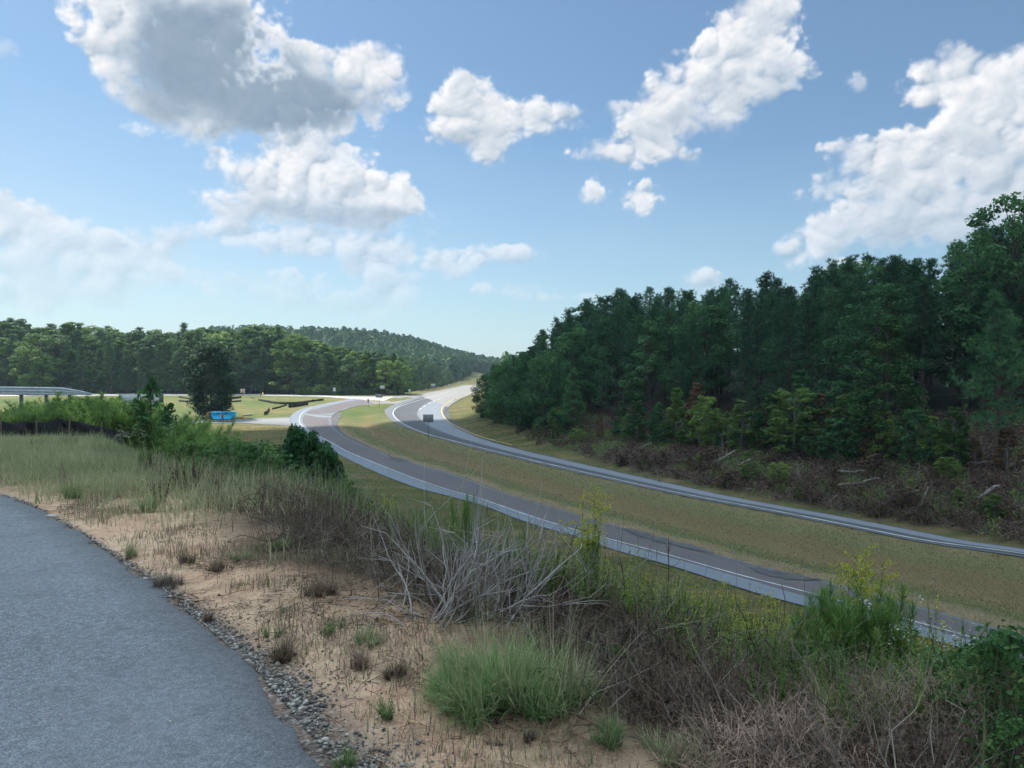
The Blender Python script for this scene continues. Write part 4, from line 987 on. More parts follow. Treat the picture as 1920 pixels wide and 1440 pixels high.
THK = Weed('dog_fennel', 'weed', make_weed(140, 1.8, 22, .8, .30, 110, 'fennel'), {'stem': 'brownstem', 'foliage': 'thicket'}, 1.8)
DEAD = [Weed('dead_weed', 'dead weed', make_weed(150 + i, .8, 12, .28, .06, 60, 'leafy'), {'stem': 'brownstem', 'foliage': 'litter'}, .8) for i in range(3)]
VIN = [Weed('leafy_bush', 'bush', {'stem': tr_, 'foliage': cr2}, {'stem': 'brownstem', 'foliage': 'kudzu'}, 1.) for tr_, cr2 in (make_broad(160 + i, H=1., W=.5, base=.05, ncl=50, nlf=34, ls=.055, shape='round') for i in range(2))]
DEADG = DEAD[:2] + [Weed('dead_weed', 'dead weed', make_weed(155 + i, .8, 16, .3, .05, 14, 'leafy'), {'stem': 'graybrush', 'foliage': 'drygrass'}, .8) for i in range(3)]
def add_more():
    r = random.Random(12)
    for i in range(46):
        px = r.uniform(-60, 345); Y = r.uniform(32, 46); tp = np.interp(px, [-60, 0, 60, 120, 150, 180, 220, 240, 260, 345], [775, 765, 762, 752, 738, 745, 744, 745, 762, 785]) + r.uniform(-3, 14)
        THK.px(px, tp, Y, 'dense feathery weed in the thicket behind the black silt fence', 'green thicket on the left', 1.5)
    for i in range(40):
        px = r.uniform(330, 640); Y = r.uniform(13, 27); tp = np.interp(px, [330, 400, 450, 520, 640], [800, 806, 815, 850, 905]) + r.uniform(-3, 40)
        (bushw + VIN)[i % 5].px(px, tp, Y, 'green weed on the left bank ' + ('in front of the slim sapling' if px < 400 else 'below the blue tank' if px < 470 else 'below the driveway' if px < 540 else 'beside the dark shrub'), 'green weeds along the left bank', 1.5)
    for i in range(46):
        px = r.uniform(420, 1260); Y = np.interp(px, [420, 700, 1000, 1260], [15, 9, 6.4, 5.4]) + r.uniform(-.7, 1.2); tp = np.interp(px, [420, 700, 900, 1260], [885, 985, 1010, 1130]) + r.uniform(-15, 40)
        DEAD[i % 3].px(px, tp, Y, 'dark dead weed ' + zb(px), 'dead weeds along the bank', 1.2)
    for i in range(20):
        px = r.uniform(1130, 1560); Y = np.interp(px, [1130, 1560], [6.3, 5.0]) + r.uniform(-.5, .9); tp = np.interp(px, [1130, 1300, 1560], [1050, 1085, 1135]) + r.uniform(-10, 50)
        (gold_low[:1] + bushw * 2)[i % 7].px(px, tp + 14, Y, 'yellow green weed ' + zb(px), 'low goldenrods along the bank', 1.1)
    for i, (px, tp, Y) in enumerate([(1900, 1200, 3.0), (1840, 1215, 3.4), (1950, 1330, 2.7), (1900, 1225, 3.5), (1830, 1250, 3.6), (1760, 1240, 4.0), (1960, 1190, 3.6), (1700, 1265, 4.1), (1880, 1300, 3.2), (1800, 1215, 4.4), (1930, 1290, 3.0), (1640, 1250, 4.5)]):
        VIN[i % 2].px(px, tp, Y, 'bush of broad dark green leaves ' + zb(px), 'leafy bushes at the lower right', 1.1)
    cy = []
    for px in range(300, 2101, 20):
        ys = np.linspace(1.8, 40, 3000); xs = (px - 960) / FPX * ys; d_, s_ = seg_dist(xs, ys, CREST); cy.append((px, ys[np.argmax(s_ > 0)]))
    cy = np.array(cy); top = lambda px: np.interp(px, [300, 420, 560, 700, 850, 1000, 1100, 1250, 1400, 1550, 1700, 1920, 2000], [846, 892, 935, 972, 992, 1015, 1042, 1088, 1130, 1165, 1205, 1245, 1250])
    for i in range(110):      # low dead weeds on the near side of the crest
        px = r.uniform(640, 1900); Y = np.interp(px, cy[:, 0], cy[:, 1]) * r.uniform(.74, 1.0); h_ = r.uniform(.12, .36)
        DEADG[i % 5].at((px - 960) / FPX * Y, Y, h_, 'low dead weed in the tangle ' + zb(px), 'dead weeds along the bank', r.uniform(1.2, 2.2))
    for i in range(30):
        px = r.uniform(900, 1850); Y = np.interp(px, cy[:, 0], cy[:, 1]) * r.uniform(.8, 1.02)
        (bushw + gold_low[:1])[i % 4].at((px - 960) / FPX * Y, Y, r.uniform(.16, .42), 'low green weed in the dead tangle ' + zb(px), 'green weeds in the near tangle', r.uniform(1.1, 1.8))
    for i in range(30):
        px = r.uniform(20, 520); Y = r.uniform(9, 20)
        if (1.6 / Y) * FPX + 692 > np.interp(px, [0, 330], [915, 1110]): continue
        q = on_ground(px, 692 + 1.6 / Y * FPX)
        (DEADG + fen[:1])[i % 6].at(q[0], q[1], r.uniform(.25, .6), 'weed standing above the pale grass of the meadow', 'weeds in the meadow', r.uniform(1.0, 1.8))
    for i in range(75):       # taller dark ones right at it
        px = r.uniform(470, 1300); Y = np.interp(px, cy[:, 0], cy[:, 1]) * r.uniform(1.0, 1.2)
        DEADG[i % 5].px(px, top(px) + r.uniform(5, 60), Y, 'tall dark dead weed ' + zb(px), 'dead weeds along the bank', r.uniform(1.0, 1.5))
    for i in range(125):      # green weeds behind them
        px = r.uniform(440, 2000); Y = np.interp(px, cy[:, 0], cy[:, 1]) * r.uniform(1.06, 1.45)
        (bushw * 3 + gold_low)[i % 11].px(px, top(px) + r.uniform(-8, 55), Y, 'green weed ' + zb(px), 'leafy weeds along the bank', r.uniform(1.0, 1.5))
    for i in range(34):
        px = r.uniform(1000, 1560); Y = np.interp(px, cy[:, 0], cy[:, 1]) * r.uniform(1.12, 1.4)
        gold_low[i % 2].px(px, top(px) + r.uniform(-14, 20), Y, 'low goldenrod ' + zb(px), 'low goldenrods along the bank', 1.1)
    for i in range(40):
        px = r.uniform(1480, 1960); Y = np.interp(px, cy[:, 0], cy[:, 1]) * r.uniform(1.0, 1.2)
        (VIN + bushw + fen[:1])[i % 6].px(px, top(px) + r.uniform(20, 110), Y, 'leafy bush low ' + zb(px), 'leafy bushes at the lower right', r.uniform(.9, 1.3))
    for i in range(26):
        px = r.uniform(560, 1000); Y = np.interp(px, cy[:, 0], cy[:, 1]) * r.uniform(1.15, 1.45)
        fen[i % 3].px(px, top(px) + r.uniform(-25, 25), Y, 'feathery green plant on the bank left of the tall goldenrod', 'feathery plants along the bank', r.uniform(.6, 1.))
    for i in range(12):
        fen[i % 3].px(r.uniform(1540, 1640), r.uniform(1090, 1180), r.uniform(4.5, 5.0), 'feathery green clump under the spiked goldenrods', 'feathery clump under the goldenrods', 1.0)
add_more()
def field(n, region, seed, hfun, mat, name, label, lean=.35, curve=.8, width=.006, segs=2, dens=None):
    r = np.random.default_rng(seed); x0, x1, y0, y1 = region
    y = np.sqrt(r.uniform(y0 ** 2, y1 ** 2, n)); x = r.uniform(0, 1, n) * (x1 - x0) + x0
    x = x * y                       # sector in view
    de, se = seg_dist(x, y, EDGE); dc, scn = seg_dist(x, y, CREST); c = np.where(scn > 0, dc, -dc); e = np.where(se > 0, de, -de)
    p, h = hfun(x, y, e, c, r)
    k = (r.random(n) < p) & (e > .02)
    x, y, h = x[k], y[k], h[k]; z = hgt(x, y); n = len(x)
    old = globals()['rng']; globals()['rng'] = r
    var = np.clip(.5 * r.random(n) + .5 * fbm(x * .8, y * .8, 3, 4) + .25 * (r.random(n) - .5), 0, 1)
    B = blades(np.stack([x, y, z - .01], -1), h * r.uniform(.6, 1.15, n), r.uniform(0, 6.28, n), np.abs(r.normal(0, lean * .6, n)), r.uniform(-.1, curve, n), width * (.6 + .8 * r.random(n)) * (1 + y * .05), segs, var)
    globals()['rng'] = old
    return tag(part(name, [B], mat), label, 'grass', kind='stuff')
def clump(x, y, f=1.1, s=1): return fbm(x * f, y * f, 3, s)
# left meadow
def f_meadow(x, y, e, c, r):
    p = sstep(.15, 1.6, e + (clump(x, y, .9, 2) - .5) * 2) * sstep(6.5, 10.5, y + (clump(x, y, .5) - .5) * 6) * (c < 1.6) * (.35 + .65 * sstep(.35, .6, clump(x, y, 1.3, 4)))
    return p, .10 + .16 * sstep(7, 13, y) + .42 * (clump(x, y, .9, 5) - .3) + .25 * (r.random(len(x)) > .96)
field(300000, (-.75, .05, 6, 31), 1, f_meadow, M['fieldgrass'], 'grass', 'pale green meadow grass beyond the end of the asphalt', width=.0065, lean=.75, curve=1.5, segs=3)
# green weeds just past the crest
def f_bank(x, y, e, c, r):
    p = sstep(-.6, .6, c) * sstep(12, 6, c) * (.4 + .6 * sstep(.4, .6, clump(x, y, .8, 3)))
    return p, .25 + .45 * clump(x, y, .6, 6)
field(110000, (-.55, .8, 2.6, 26), 2, f_bank, M['grass'], 'grass', 'rank green grass on the bank falling to the highway', width=.007)
def f_dry(x, y, e, c, r):
    p = sstep(-1.5, -.3, c + (clump(x, y, .9, 5) - .5) * 1.2) * sstep(5, 1.5, c) * (.3 + .7 * sstep(.42, .58, clump(x, y, 1.1, 7)))
    return p, .14 + .34 * clump(x, y, .8, 1)
field(190000, (-.55, .85, 2.4, 24), 3, f_dry, M['brownstem'], 'dry_weeds', 'dark brown dead weeds tangled along the top of the bank', lean=.9, curve=1.4, width=.005, segs=3)
def f_sparse(x, y, e, c, r):
    p = sstep(.05, .5, e) * (c < .4) * (.06 + .94 * sstep(.50, .68, clump(x, y, 1.6, 3)))
    return p, .05 + .10 * clump(x, y, 2, 1)
field(150000, (-.6, .6, 2.4, 13), 4, f_sparse, M['drygrass'], 'grass', 'sparse dry grass scattered on the sand', lean=1.2, curve=1.0, width=.004)
field(26000, (-.55, .6, 2.6, 12), 5, f_sparse, M['grass'], 'grass', 'sparse green grass scattered on the sand', lean=.7, curve=1.0, width=.004)

# litter: flat bits and twigs on the sand, gravel along the asphalt
def litter():
    r = np.random.default_rng(6); n = 120000; y = np.sqrt(r.uniform(2.2 ** 2, 12 ** 2, n)); x = r.uniform(-.6, .7, n) * y
    de, se = seg_dist(x, y, EDGE); dc, sn = seg_dist(x, y, CREST); c = np.where(sn > 0, dc, -dc)
    p = (se > 0) * (.10 + .9 * sstep(.47, .62, clump(x, y, 1.4, 6))) * (.3 + .7 * sstep(-2.2, -.4, c)) * (c < 2.5)
    k = r.random(n) < p; x, y = x[k], y[k]; n = len(x)
    P = np.stack([x, y, hgt(x, y) + .006], -1)
    L = leaves(P, np.c_[r.normal(0, .35, (n, 2)), np.ones(n)], r.uniform(.008, .03, n), .45)
    m = n // 3; a = r.uniform(0, 6.28, m); ln = r.uniform(.04, .18, m); d = np.c_[np.cos(a), np.sin(a), r.normal(0, .15, m)]
    T = tubes(np.stack([P[:m], P[:m] + d * ln[:, None] * .5 + [0, 0, .006], P[:m] + d * ln[:, None]], 1), .0016, 3)
    tag(part('leaf_litter', [L, T], M['litter']), 'dark leaf bits and twigs strewn over the sand', 'litter', kind='stuff')
    n = 34000; s = r.uniform(0, 1, n); E = resample(np.c_[EDGE[2:9], np.zeros(7)], 400)[:, :2]; i = (s ** 1.0 * 398).astype(int); fr_ = (s * 398 - i)[:, None]
    off = r.exponential(.16, n) * np.interp(E[i, 1], [1, 4.5, 7], [1.0, .30, .10]) ; t = np.gradient(E, axis=0); t /= np.linalg.norm(t, axis=1)[:, None]; nr = np.stack([t[:, 1], -t[:, 0]], -1)
    xy = E[i] * (1 - fr_) + E[i + 1] * fr_ + nr[i] * (off[:, None] + .015); keep = r.random(n) < sstep(.32, .6, clump(xy[:, 0], xy[:, 1], 1.5, 2)) * (1 - .85 * sstep(3.4, 6, xy[:, 1])) + .06
    xy = xy[keep]; n = len(xy); sz = np.clip(r.lognormal(-5.15, .5, n), .002, .022)
    ico = np.array([[0, 0, 1], [.9, 0, .3], [.28, .86, .3], [-.73, .53, .3], [-.73, -.53, .3], [.28, -.86, .3], [0, 0, -1]]); fc = np.array([[0, 1, 2], [0, 2, 3], [0, 3, 4], [0, 4, 5], [0, 5, 1], [6, 2, 1], [6, 3, 2], [6, 4, 3], [6, 5, 4], [6, 1, 5]])
    V = ico[None] * sz[:, None, None] * r.uniform(.6, 1.2, (n, 1, 3)) * [1, 1, .6] + ico[None] * r.normal(0, .15, (n, 7, 1)) * sz[:, None, None]
    V = V + np.c_[xy, hgt(xy[:, 0], xy[:, 1]) + sz * .35][:, None]
    F = (fc[None] + (np.arange(n) * 7)[:, None, None]).reshape(-1, 3)
    tag(part('gravel', [(V.reshape(-1, 3), F, np.repeat(r.random(n) ** 1.5, 7))], M['stone']), 'loose gravel crumbling along the asphalt edge', 'gravel', kind='stuff')
litter()

# tangled dead brush along the bank and grey fallen stems
def brush(name, label, n, reg, seed, mat, L=(.3, .9), r0=.0028, up=.5, c0=-.5, c1=2.5, tw=.25, pn=None):
    r = np.random.default_rng(seed); y = np.sqrt(r.uniform(reg[2] ** 2, reg[3] ** 2, n)); x = r.uniform(reg[0], reg[1], n) * y
    dc, sn = seg_dist(x, y, CREST); c = np.where(sn > 0, dc, -dc)
    k = (c > c0 + (clump(x, y, 1.2, 3) - .5) * 1.2) & (c < c1) & (r.random(n) < sstep(.35, .6, clump(x, y, .9, 5)) + .15); x, y = x[k], y[k]; n = len(x)
    a = r.uniform(0, 6.28, n); e = np.abs(r.normal(0, up, n)); ln = r.uniform(*L, n)
    K = 5; P = np.zeros((n, K, 3)); P[:, 0] = np.stack([x, y, hgt(x, y) + r.uniform(0, .12, n)], -1)
    for i in range(1, K):
        a = a + r.normal(0, tw, n); e = e + r.normal(-.05, tw * .8, n)
        P[:, i] = P[:, i - 1] + (ln / (K - 1))[:, None] * np.stack([np.cos(a) * np.cos(e), np.sin(a) * np.cos(e), np.sin(e)], -1)
    T = tubes(P, r0 * np.linspace(1.2, .35, K)[None] * r.uniform(.6, 1.5, (n, 1)), 3)
    return tag(part(name, [T], mat), label, 'brush', kind='stuff')
brush('dead_brush', 'grey brown tangle of dead stalks along the top of the bank', 14000, (-.3, .85, 2.4, 14), 21, M['graybrush'], (.15, .6), .0022, .6, -1.3, 2.5, .4)
brush('dead_stalks', 'upright pale dead stalks standing in the bank weeds', 3000, (-.4, .8, 3.2, 16), 22, M['deadstem'], (.5, 1.1), .0026, 1.3, .1, 4, .08)
brush('dead_brush', 'dark brown tangle under the pale stalks', 12000, (-.35, .85, 2.4, 16), 23, M['brownstem'], (.12, .5), .003, .6, -1.2, 2.5, .45)

def dead_shrub():
    r = np.random.default_rng(44); x, y = (870 - 960) / FPX * 4.75, 4.75
    o = empty('dead_shrub', (x, y, hz(x, y)))
    P = []; Rd = []; 
    for s in range(60):
        side = r.choice([-1, -1, 1]); a = (math.pi / 2 + side * r.uniform(.5, 1.7)) + r.normal(0, .3); e = r.uniform(.45, 1.2); ln = r.uniform(.3, .78)
        p = np.array([r.normal(0, .16), r.normal(0, .12), 0.]); pts = [p]
        for k in range(5):
            a += r.normal(0, .22); e += r.normal(-.03, .17); p = p + ln / 5 * np.array([math.cos(a) * math.cos(e), math.sin(a) * math.cos(e), math.sin(e)]); pts.append(p)
        P.append(pts); Rd.append(np.linspace(.0075, .0026, 6) * r.uniform(.7, 1.2))
        for b in range(4):
            k = r.integers(2, 6); q = pts[k]; a2 = a + r.normal(0, .7); e2 = e + r.normal(0, .4); l2 = r.uniform(.1, .35); pp = [q]
            for j in range(5): q = q + l2 / 5 * np.array([math.cos(a2) * math.cos(e2), math.sin(a2) * math.cos(e2), math.sin(e2)]); a2 += r.normal(0, .15); pp.append(q)
            P.append(pp); Rd.append(np.linspace(.003, .001, 6))
    part('stems', [tubes(np.array(P), np.array(Rd), 4)], M['deadstem'], o)
    tag(o, 'bare grey dead shrub fanning out behind the big green grass clump', 'dead shrub')
    for (px, Y, tp, n_, w, lb) in [(985, 4.9, 1010, 16, .16, 'sheaf of pale dead stems leaning right of the bare grey shrub'), (1150, 5.6, 935, 4, .5, 'two long thin bare stems rising over the ramp')]:
        x = (px - 960) / FPX * Y; H = z_top(px, tp, Y) - hz(x, Y); oo = empty('dead_stalks', (x, Y, hz(x, Y))); P = []
        for i in range(n_):
            a = r.uniform(-.9, .9); L = H * r.uniform(.7, 1.05); st = r.normal(0, .05, 2); P.append([[st[0] + math.cos(a) * w * t ** 1.3 * (1 if n_ > 6 else -1), st[1] + math.sin(a) * w * t * .5, L * t] for t in np.linspace(0, 1, 6)])
        part('stems', [tubes(np.array(P), np.linspace(.005, .0015, 6)[None] * np.ones((n_, 1)), 4)], M['deadstem'], oo)
        tag(oo, lb, 'dead stalks')
dead_shrub()

# grass clumps one can point at
def tuft_parts(seed, n, rad, H, lean, curve, w, segs=3):
    r = np.random.default_rng(seed); old = globals()['rng']; globals()['rng'] = r
    a0 = r.uniform(0, 6.28); kc = max(3, n // 45); ca = r.uniform(0, 6.28, kc); cq = np.sqrt(r.random(kc)) * rad; ci = r.integers(0, kc, n)
    b = np.c_[np.cos(ca[ci]) * cq[ci] + r.normal(0, rad * .14, n), np.sin(ca[ci]) * cq[ci] + r.normal(0, rad * .14, n), np.zeros(n)]
    q = np.hypot(b[:, 0], b[:, 1]); a = np.where(r.random(n) < .8, np.arctan2(b[:, 1], b[:, 0]) + r.normal(0, .9, n), a0 + r.normal(0, .5, n))
    hh = H * (r.uniform(.45, 1.15, kc))[ci] * (1 - .75 * r.random(n) ** 1.6)
    B = blades(b, hh, a, np.abs(r.normal(0, .28, n)) + q / rad * lean * r.uniform(.1, 1.0, n), r.uniform(-.2, curve * 1.5, n), w * r.uniform(.6, 1.4, n), segs)
    globals()['rng'] = old
    return [B]
def tuft(name, px, base, H, rad, n, mat, label, cat, lean=.8, curve=.9, w=.004, group=None, seed=None):
    p = on_ground(px, base, 1.5, 40); o = part(name, tuft_parts(seed or int(px * 7 + base), n, rad, H, lean, curve, w), mat); o.location = p
    return tag(o, label, cat, group)
p = on_ground(955, 1300)
big = empty('grass_clump', p); tag(big, 'big green fountain of grass in the middle foreground', 'grass clump')
cr_ = np.random.default_rng(5)
for q_ in range(26):
    a_ = cr_.uniform(0, 6.28); q = math.sqrt(cr_.random()); dx, dy = q * .34 * math.cos(a_), q * .24 * math.sin(a_)
    c_ = part('blades', tuft_parts(301 + q_, 230, cr_.uniform(.05, .11), cr_.uniform(.24, .44) * (1.1 - .35 * q), cr_.uniform(.6, 1.0), 1.3, .0052, 3), M['clump' if cr_.random() < .75 else 'fieldgrass'], big)
    c_.location = (dx, dy, hz(p[0] + dx, p[1] + dy) - p[2]); c_.rotation_euler = (-.5 * dy, .5 * dx, 0)
part('seed_stalks', tuft_parts(352, 420, .30, .58, .5, .3, .003), M['fieldgrass'], big)
DG = M['drygrass']; GG = M['grass']
for (px, by, H, rad, n, mt, lb) in [
    (525, 1240, .20, .05, 420, DG, 'russet dry tuft near the asphalt edge with a green sprout behind'),
    (680, 1250, .16, .045, 300, DG, 'upright russet dry tuft left of a smaller one'),
    (740, 1270, .15, .05, 300, DG, 'dry tuft nearest the left side of the big green clump'),
    (600, 1112, .17, .10, 700, DG, 'wide russet dry tuft at the edge of the brown brush'),
    (315, 1100, .16, .10, 420, M['graybrush'], 'greyish dead tuft close to the asphalt on the left'),
    (408, 1070, .15, .07, 380, DG, 'small russet tuft on the sand above the greyish one'),
    (348, 1055, .13, .06, 300, DG, 'small dry tuft left of another on the upper sand'),
    (240, 1045, .28, .05, 260, M['fieldgrass'], 'tall straw coloured tuft on the asphalt edge'),
    (385, 1165, .12, .03, 140, DG, 'little dry tuft against the asphalt edge'),
    (725, 1345, .13, .04, 200, GG, 'small bright green tuft on bare sand left of the big clump'),
    (510, 1195, .10, .05, 160, GG, 'green sprout behind the russet tuft'),
    (650, 1440, .10, .05, 220, GG, 'green tuft at the bottom beside the gravel'),
    (1145, 1390, .14, .08, 420, GG, 'dark green tuft right of the big clump'),
    (1090, 1310, .18, .07, 360, GG, 'green tuft under the right side of the big clump'),
    (440, 1430, .04, .03, 60, DG, 'tiny dry tuft at the asphalt corner'),
    (620, 1180, .12, .09, 260, GG, 'thin green tuft in the middle of the sand'),
    (690, 1205, .15, .07, 300, M['fieldgrass'], 'pale green tuft below the grey brush'),
    (520, 1030, .16, .09, 400, GG, 'fresh green tuft at the upper end of the sand'),
    (450, 1050, .14, .08, 320, M['fieldgrass'], 'straw green tuft left of the fresh green one'),
    (280, 960, .38, .06, 420, GG, 'upright green tuft in the pale meadow'),
    (140, 935, .30, .10, 500, GG, 'green tuft in the meadow near the end of the asphalt'),
    (1000, 1395, .10, .05, 120, M['brownstem'], 'little dark dead tuft below the big clump'),
    (925, 1400, .05, .04, 60, M['brownstem'], 'scrap of dead weed on the sand below the big clump'),
    (1240, 1420, .16, .10, 260, M['fieldgrass'], 'wispy pale tuft at the bottom edge'),
    (1300, 1440, .16, .08, 220, GG, 'low green tuft at the bottom edge near the brown tangle')]:
    if px == 440: continue
    tuft('grass_tuft', px, by, H, rad, n, mt, lb, 'grass tuft')

# weeping brown mound lower right
def mound():
    r = np.random.default_rng(61)
    for (px, by, w, H, n, lb) in [(1500, 1440, .5, .2, 2200, 'brown weeping mound of dead grass at the bottom right'), (1700, 1400, .5, .26, 2800, 'smaller brown mound beside the larger at the bottom right'), (1330, 1330, .5, .16, 1800, 'flattened brown mound of dead stalks under the pale stems')]:
        p = on_ground(px, by, 1.5, 30); o = empty('dead_grass_mound', p)
        a = r.uniform(0, 6.28, n); q = np.sqrt(r.random(n)) * w; b = np.c_[np.cos(a) * q, np.sin(a) * q * .7, H * (1 - (q / w) ** 2) * r.uniform(.2, 1, n)]
        old = globals()['rng']; globals()['rng'] = r
        B = blades(b, r.uniform(.08, .26, n), r.uniform(0, 6.28, n), r.uniform(.3, 1.5, n), r.uniform(.2, 1.8, n), .0035, 3)
        globals()['rng'] = old
        part('dead_blades', [B], M['tanbrush'] if px != 1330 else M['brownstem'], o); tag(o, lb, 'dead grass mound')
mound()

# vines with pale green leaves creeping at the clump's right
def vine(px, py, n, label, seed):
    r = np.random.default_rng(seed); p = on_ground(px, py, 1.5, 30); o = empty('vine', p)
    pts = np.cumsum(np.r_[[[0, 0, .03]], r.normal(0, .035, (8, 3)) * [1, 1, .25]], 0); part('stem', [tubes(pts[None], np.full((1, 9), .0018), 3)], M['brownstem'], o)
    i = r.integers(0, 9, n); c = pts[i] + r.normal(0, .03, (n, 3)) * [1, 1, .6] + [0, 0, .06]
    part('leaves', [leaves(c, np.c_[r.normal(0, .5, (n, 2)), np.ones(n)], r.uniform(.02, .045, n), .7)], M['broad_pale'], o); tag(o, label, 'vine')
vine(1180, 1270, 34, 'small green vine on the dead brush right of the big clump', 1)
vine(1275, 1240, 30, 'green vine leaves on the brown tangle under the goldenrods', 2)
vine(1385, 1305, 22, 'green vine sprig low in the brown tangle', 3)
vine(1010, 1290, 26, 'bright heart shaped leaves caught in the big clump', 4)

# pale stones by the road
def road_grit():
    r = np.random.default_rng(19); n = 90; y = r.uniform(2.6, 9, n); x = r.uniform(-.68, -.1, n) * y; de, se = seg_dist(x, y, EDGE); k = (se < 0) & (de > .1); x, y = x[k], y[k]; n = len(x)
    P = np.stack([x, y, .036 + np.minimum(seg_dist(x, y, EDGE)[0], 7) * .004], -1)
    L = leaves(P, np.c_[r.normal(0, .5, (n, 2)), np.ones(n)], r.uniform(.006, .02, n), .8)
    tag(part('road_grit', [L], M['stone']), 'specks of grit and leaf bits on the asphalt', 'grit', kind='stuff')
road_grit()
def stone(px, py, s, label, seed):
    r = np.random.default_rng(seed); import bmesh
    bm = bmesh.new(); bmesh.ops.create_icosphere(bm, subdivisions=2, radius=1)
    V = np.array([v.co[:] for v in bm.verts]); F = np.array([[v.index for v in f.verts] for f in bm.faces]); bm.free()
    V = V * s * (1 + .25 * (vnoise(V[:, :1] * 2 + seed, V[:, 1:2] * 2 + V[:, 2:3]) - .5)); o = part('stone', [(V, F, np.full(len(V), .95))], M['stone'], None, False)
    o.location = on_ground(px, py) + [0, 0, s[2] * .3]; tag(o, label, 'stone')
stone(97, 970, np.array([.075, .03, .02]), 'flat pale slab of stone by the asphalt at the left', 3)
stone(272, 1087, np.array([.022, .016, .012]), 'small white stone on the asphalt edge', 5)
stone(610, 1388, np.array([.014, .012, .009]), 'rounded tan pebble in the gravel at the bottom', 7)

UMB = Weed('white_wildflower', 'wildflower', make_weed(170, 1.0, 8, .4, .10, 40), {'stem': 'brownstem', 'foliage': 'gold_leaf', 'flower_head': 'white_flower'}, 1.0)
for px, tp, Y, lb in [(1845, 1165, 4.2, 'white flowering weed above the edge line near the right side'), (1895, 1172, 4.0, 'white flowering weed nearest the right edge'), (1805, 1185, 4.3, 'lower white flowering weed beside the taller one'), (286, 782, 27, 'white flowering weed under the slim sapling'), (262, 792, 26, 'small white flowering weed left under the slim sapling')]:
    UMB.px(px, tp, Y, lb, wide=1.2)
def thin_stem(px, tp, Y, lean, label, seed):
    r = np.random.default_rng(seed); x = (px - 960) / FPX * Y; H = z_top(px, tp, Y) - hz(x, Y); o = empty('bare_stem', (x, Y, hz(x, Y))); t = np.linspace(0, 1, 8)
    P = np.c_[lean * t ** 1.4 + np.cumsum(r.normal(0, .008, 8)), r.normal(0, .01, 8), H * t]
    B = [np.array([P[k], P[k] + [r.normal(0, .05), 0, .04], P[k] + [r.normal(0, .09), 0, .09]]) for k in (2, 3, 4, 5, 5, 6, 6)]
    part('stalk', [tubes(P[None], np.linspace(.006, .0022, 8)[None], 4)], M['brownstem'], o); part('twigs', [tubes(np.array(B), np.array([[.003, .002, .001]]), 3)], M['brownstem'], o)
    tag(o, label, 'bare stem')
thin_stem(1252, 1008, 5.2, .0, 'thin straight dark stem with buds crossing the ramp', 1)
thin_stem(1052, 985, 5.6, .12, 'slanting dark bare stem left of the tall goldenrod', 2)
thin_stem(925, 945, 6.0, -.02, 'dark bare stem crossing the white edge line', 3)
thin_stem(1700, 1150, 4.4, .05, 'dark bare stem right of the spiked goldenrod', 4)
thin_stem(1180, 1040, 5.2, -.05, 'short dark bare stem right of the tall goldenrod', 5)
# ------------------------------------------------------------------ slash on the right bank
def slash():
    r = np.random.default_rng(71); n = 120000
    y = np.sqrt(r.uniform(42 ** 2, 165 ** 2, n)); x = r.uniform(-.02, .74, n) * y
    db, sb = seg_dist(x, y, B_in2); dfr, sfr = seg_dist(x, y, FR)
    ok = (sb < 0) & (db > VERGE(y) + 1.0 + 1.5 * (clump(x, y, .25, 3) - .5)) & ((dfr < 70)) & (seg_dist(x, y, FR + nfr * 9)[0] > 0)
    front_side = ((x[:, None] - FR[None, ::4, 0]) ** 2 + (y[:, None] - FR[None, ::4, 1]) ** 2).argmin(1) * 4
    rel = (x - FR[front_side, 0]) * nfr[front_side, 0] + (y - FR[front_side, 1]) * nfr[front_side, 1]
    ok &= (rel < 6)
    x, y = x[ok], y[ok]; n = len(x); z = hgt(x, y)
    P0 = np.stack([x, y, z], -1); a = r.uniform(0, 6.28, n); e = np.abs(r.normal(0, .55, n)); ln = r.uniform(.4, 1.7, n) * np.where(clump(x, y, .3, 2) > .5, 1.3, .8)
    m = n // 3
    d = np.stack([np.cos(a) * np.cos(e), np.sin(a) * np.cos(e), np.sin(e)], -1) * ln[:, None]
    T = tubes(np.stack([P0[:m], P0[:m] + d[:m] * .5 + r.normal(0, .08, (m, 3)), P0[:m] + d[:m]], 1), np.array([[.024, .017, .008]]) * r.uniform(.5, 1.4, (m, 1)), 3)
    tag(part('brushwood', [T], M['graybrush']), 'cut branches strewn over the cleared bank', 'brushwood', kind='stuff')
    c = np.repeat(P0[m:], 4, 0) + np.c_[r.normal(0, .35, (4 * (n - m), 2)), np.abs(r.normal(0, .4, 4 * (n - m))) * np.repeat(.5 + clump(x[m:], y[m:], .25, 5), 4)]
    k2 = clump(c[:, 0], c[:, 1], .35, 4) < .56
    L = leaves(c[k2], r.normal(size=(k2.sum(), 3)) + [0, 0, .4], r.uniform(.10, .32, k2.sum()), .6)
    tag(part('dead_foliage', [L], M['litter']), 'dark brown dead foliage over the cleared bank', 'dead foliage', kind='stuff')
    L = leaves(c[~k2], r.normal(size=((~k2).sum(), 3)) + [0, 0, .4], r.uniform(.08, .28, (~k2).sum()), .6)
    tag(part('undergrowth', [L], M['gold_leaf']), 'low green regrowth among the slash', 'undergrowth', kind='stuff')
slash()
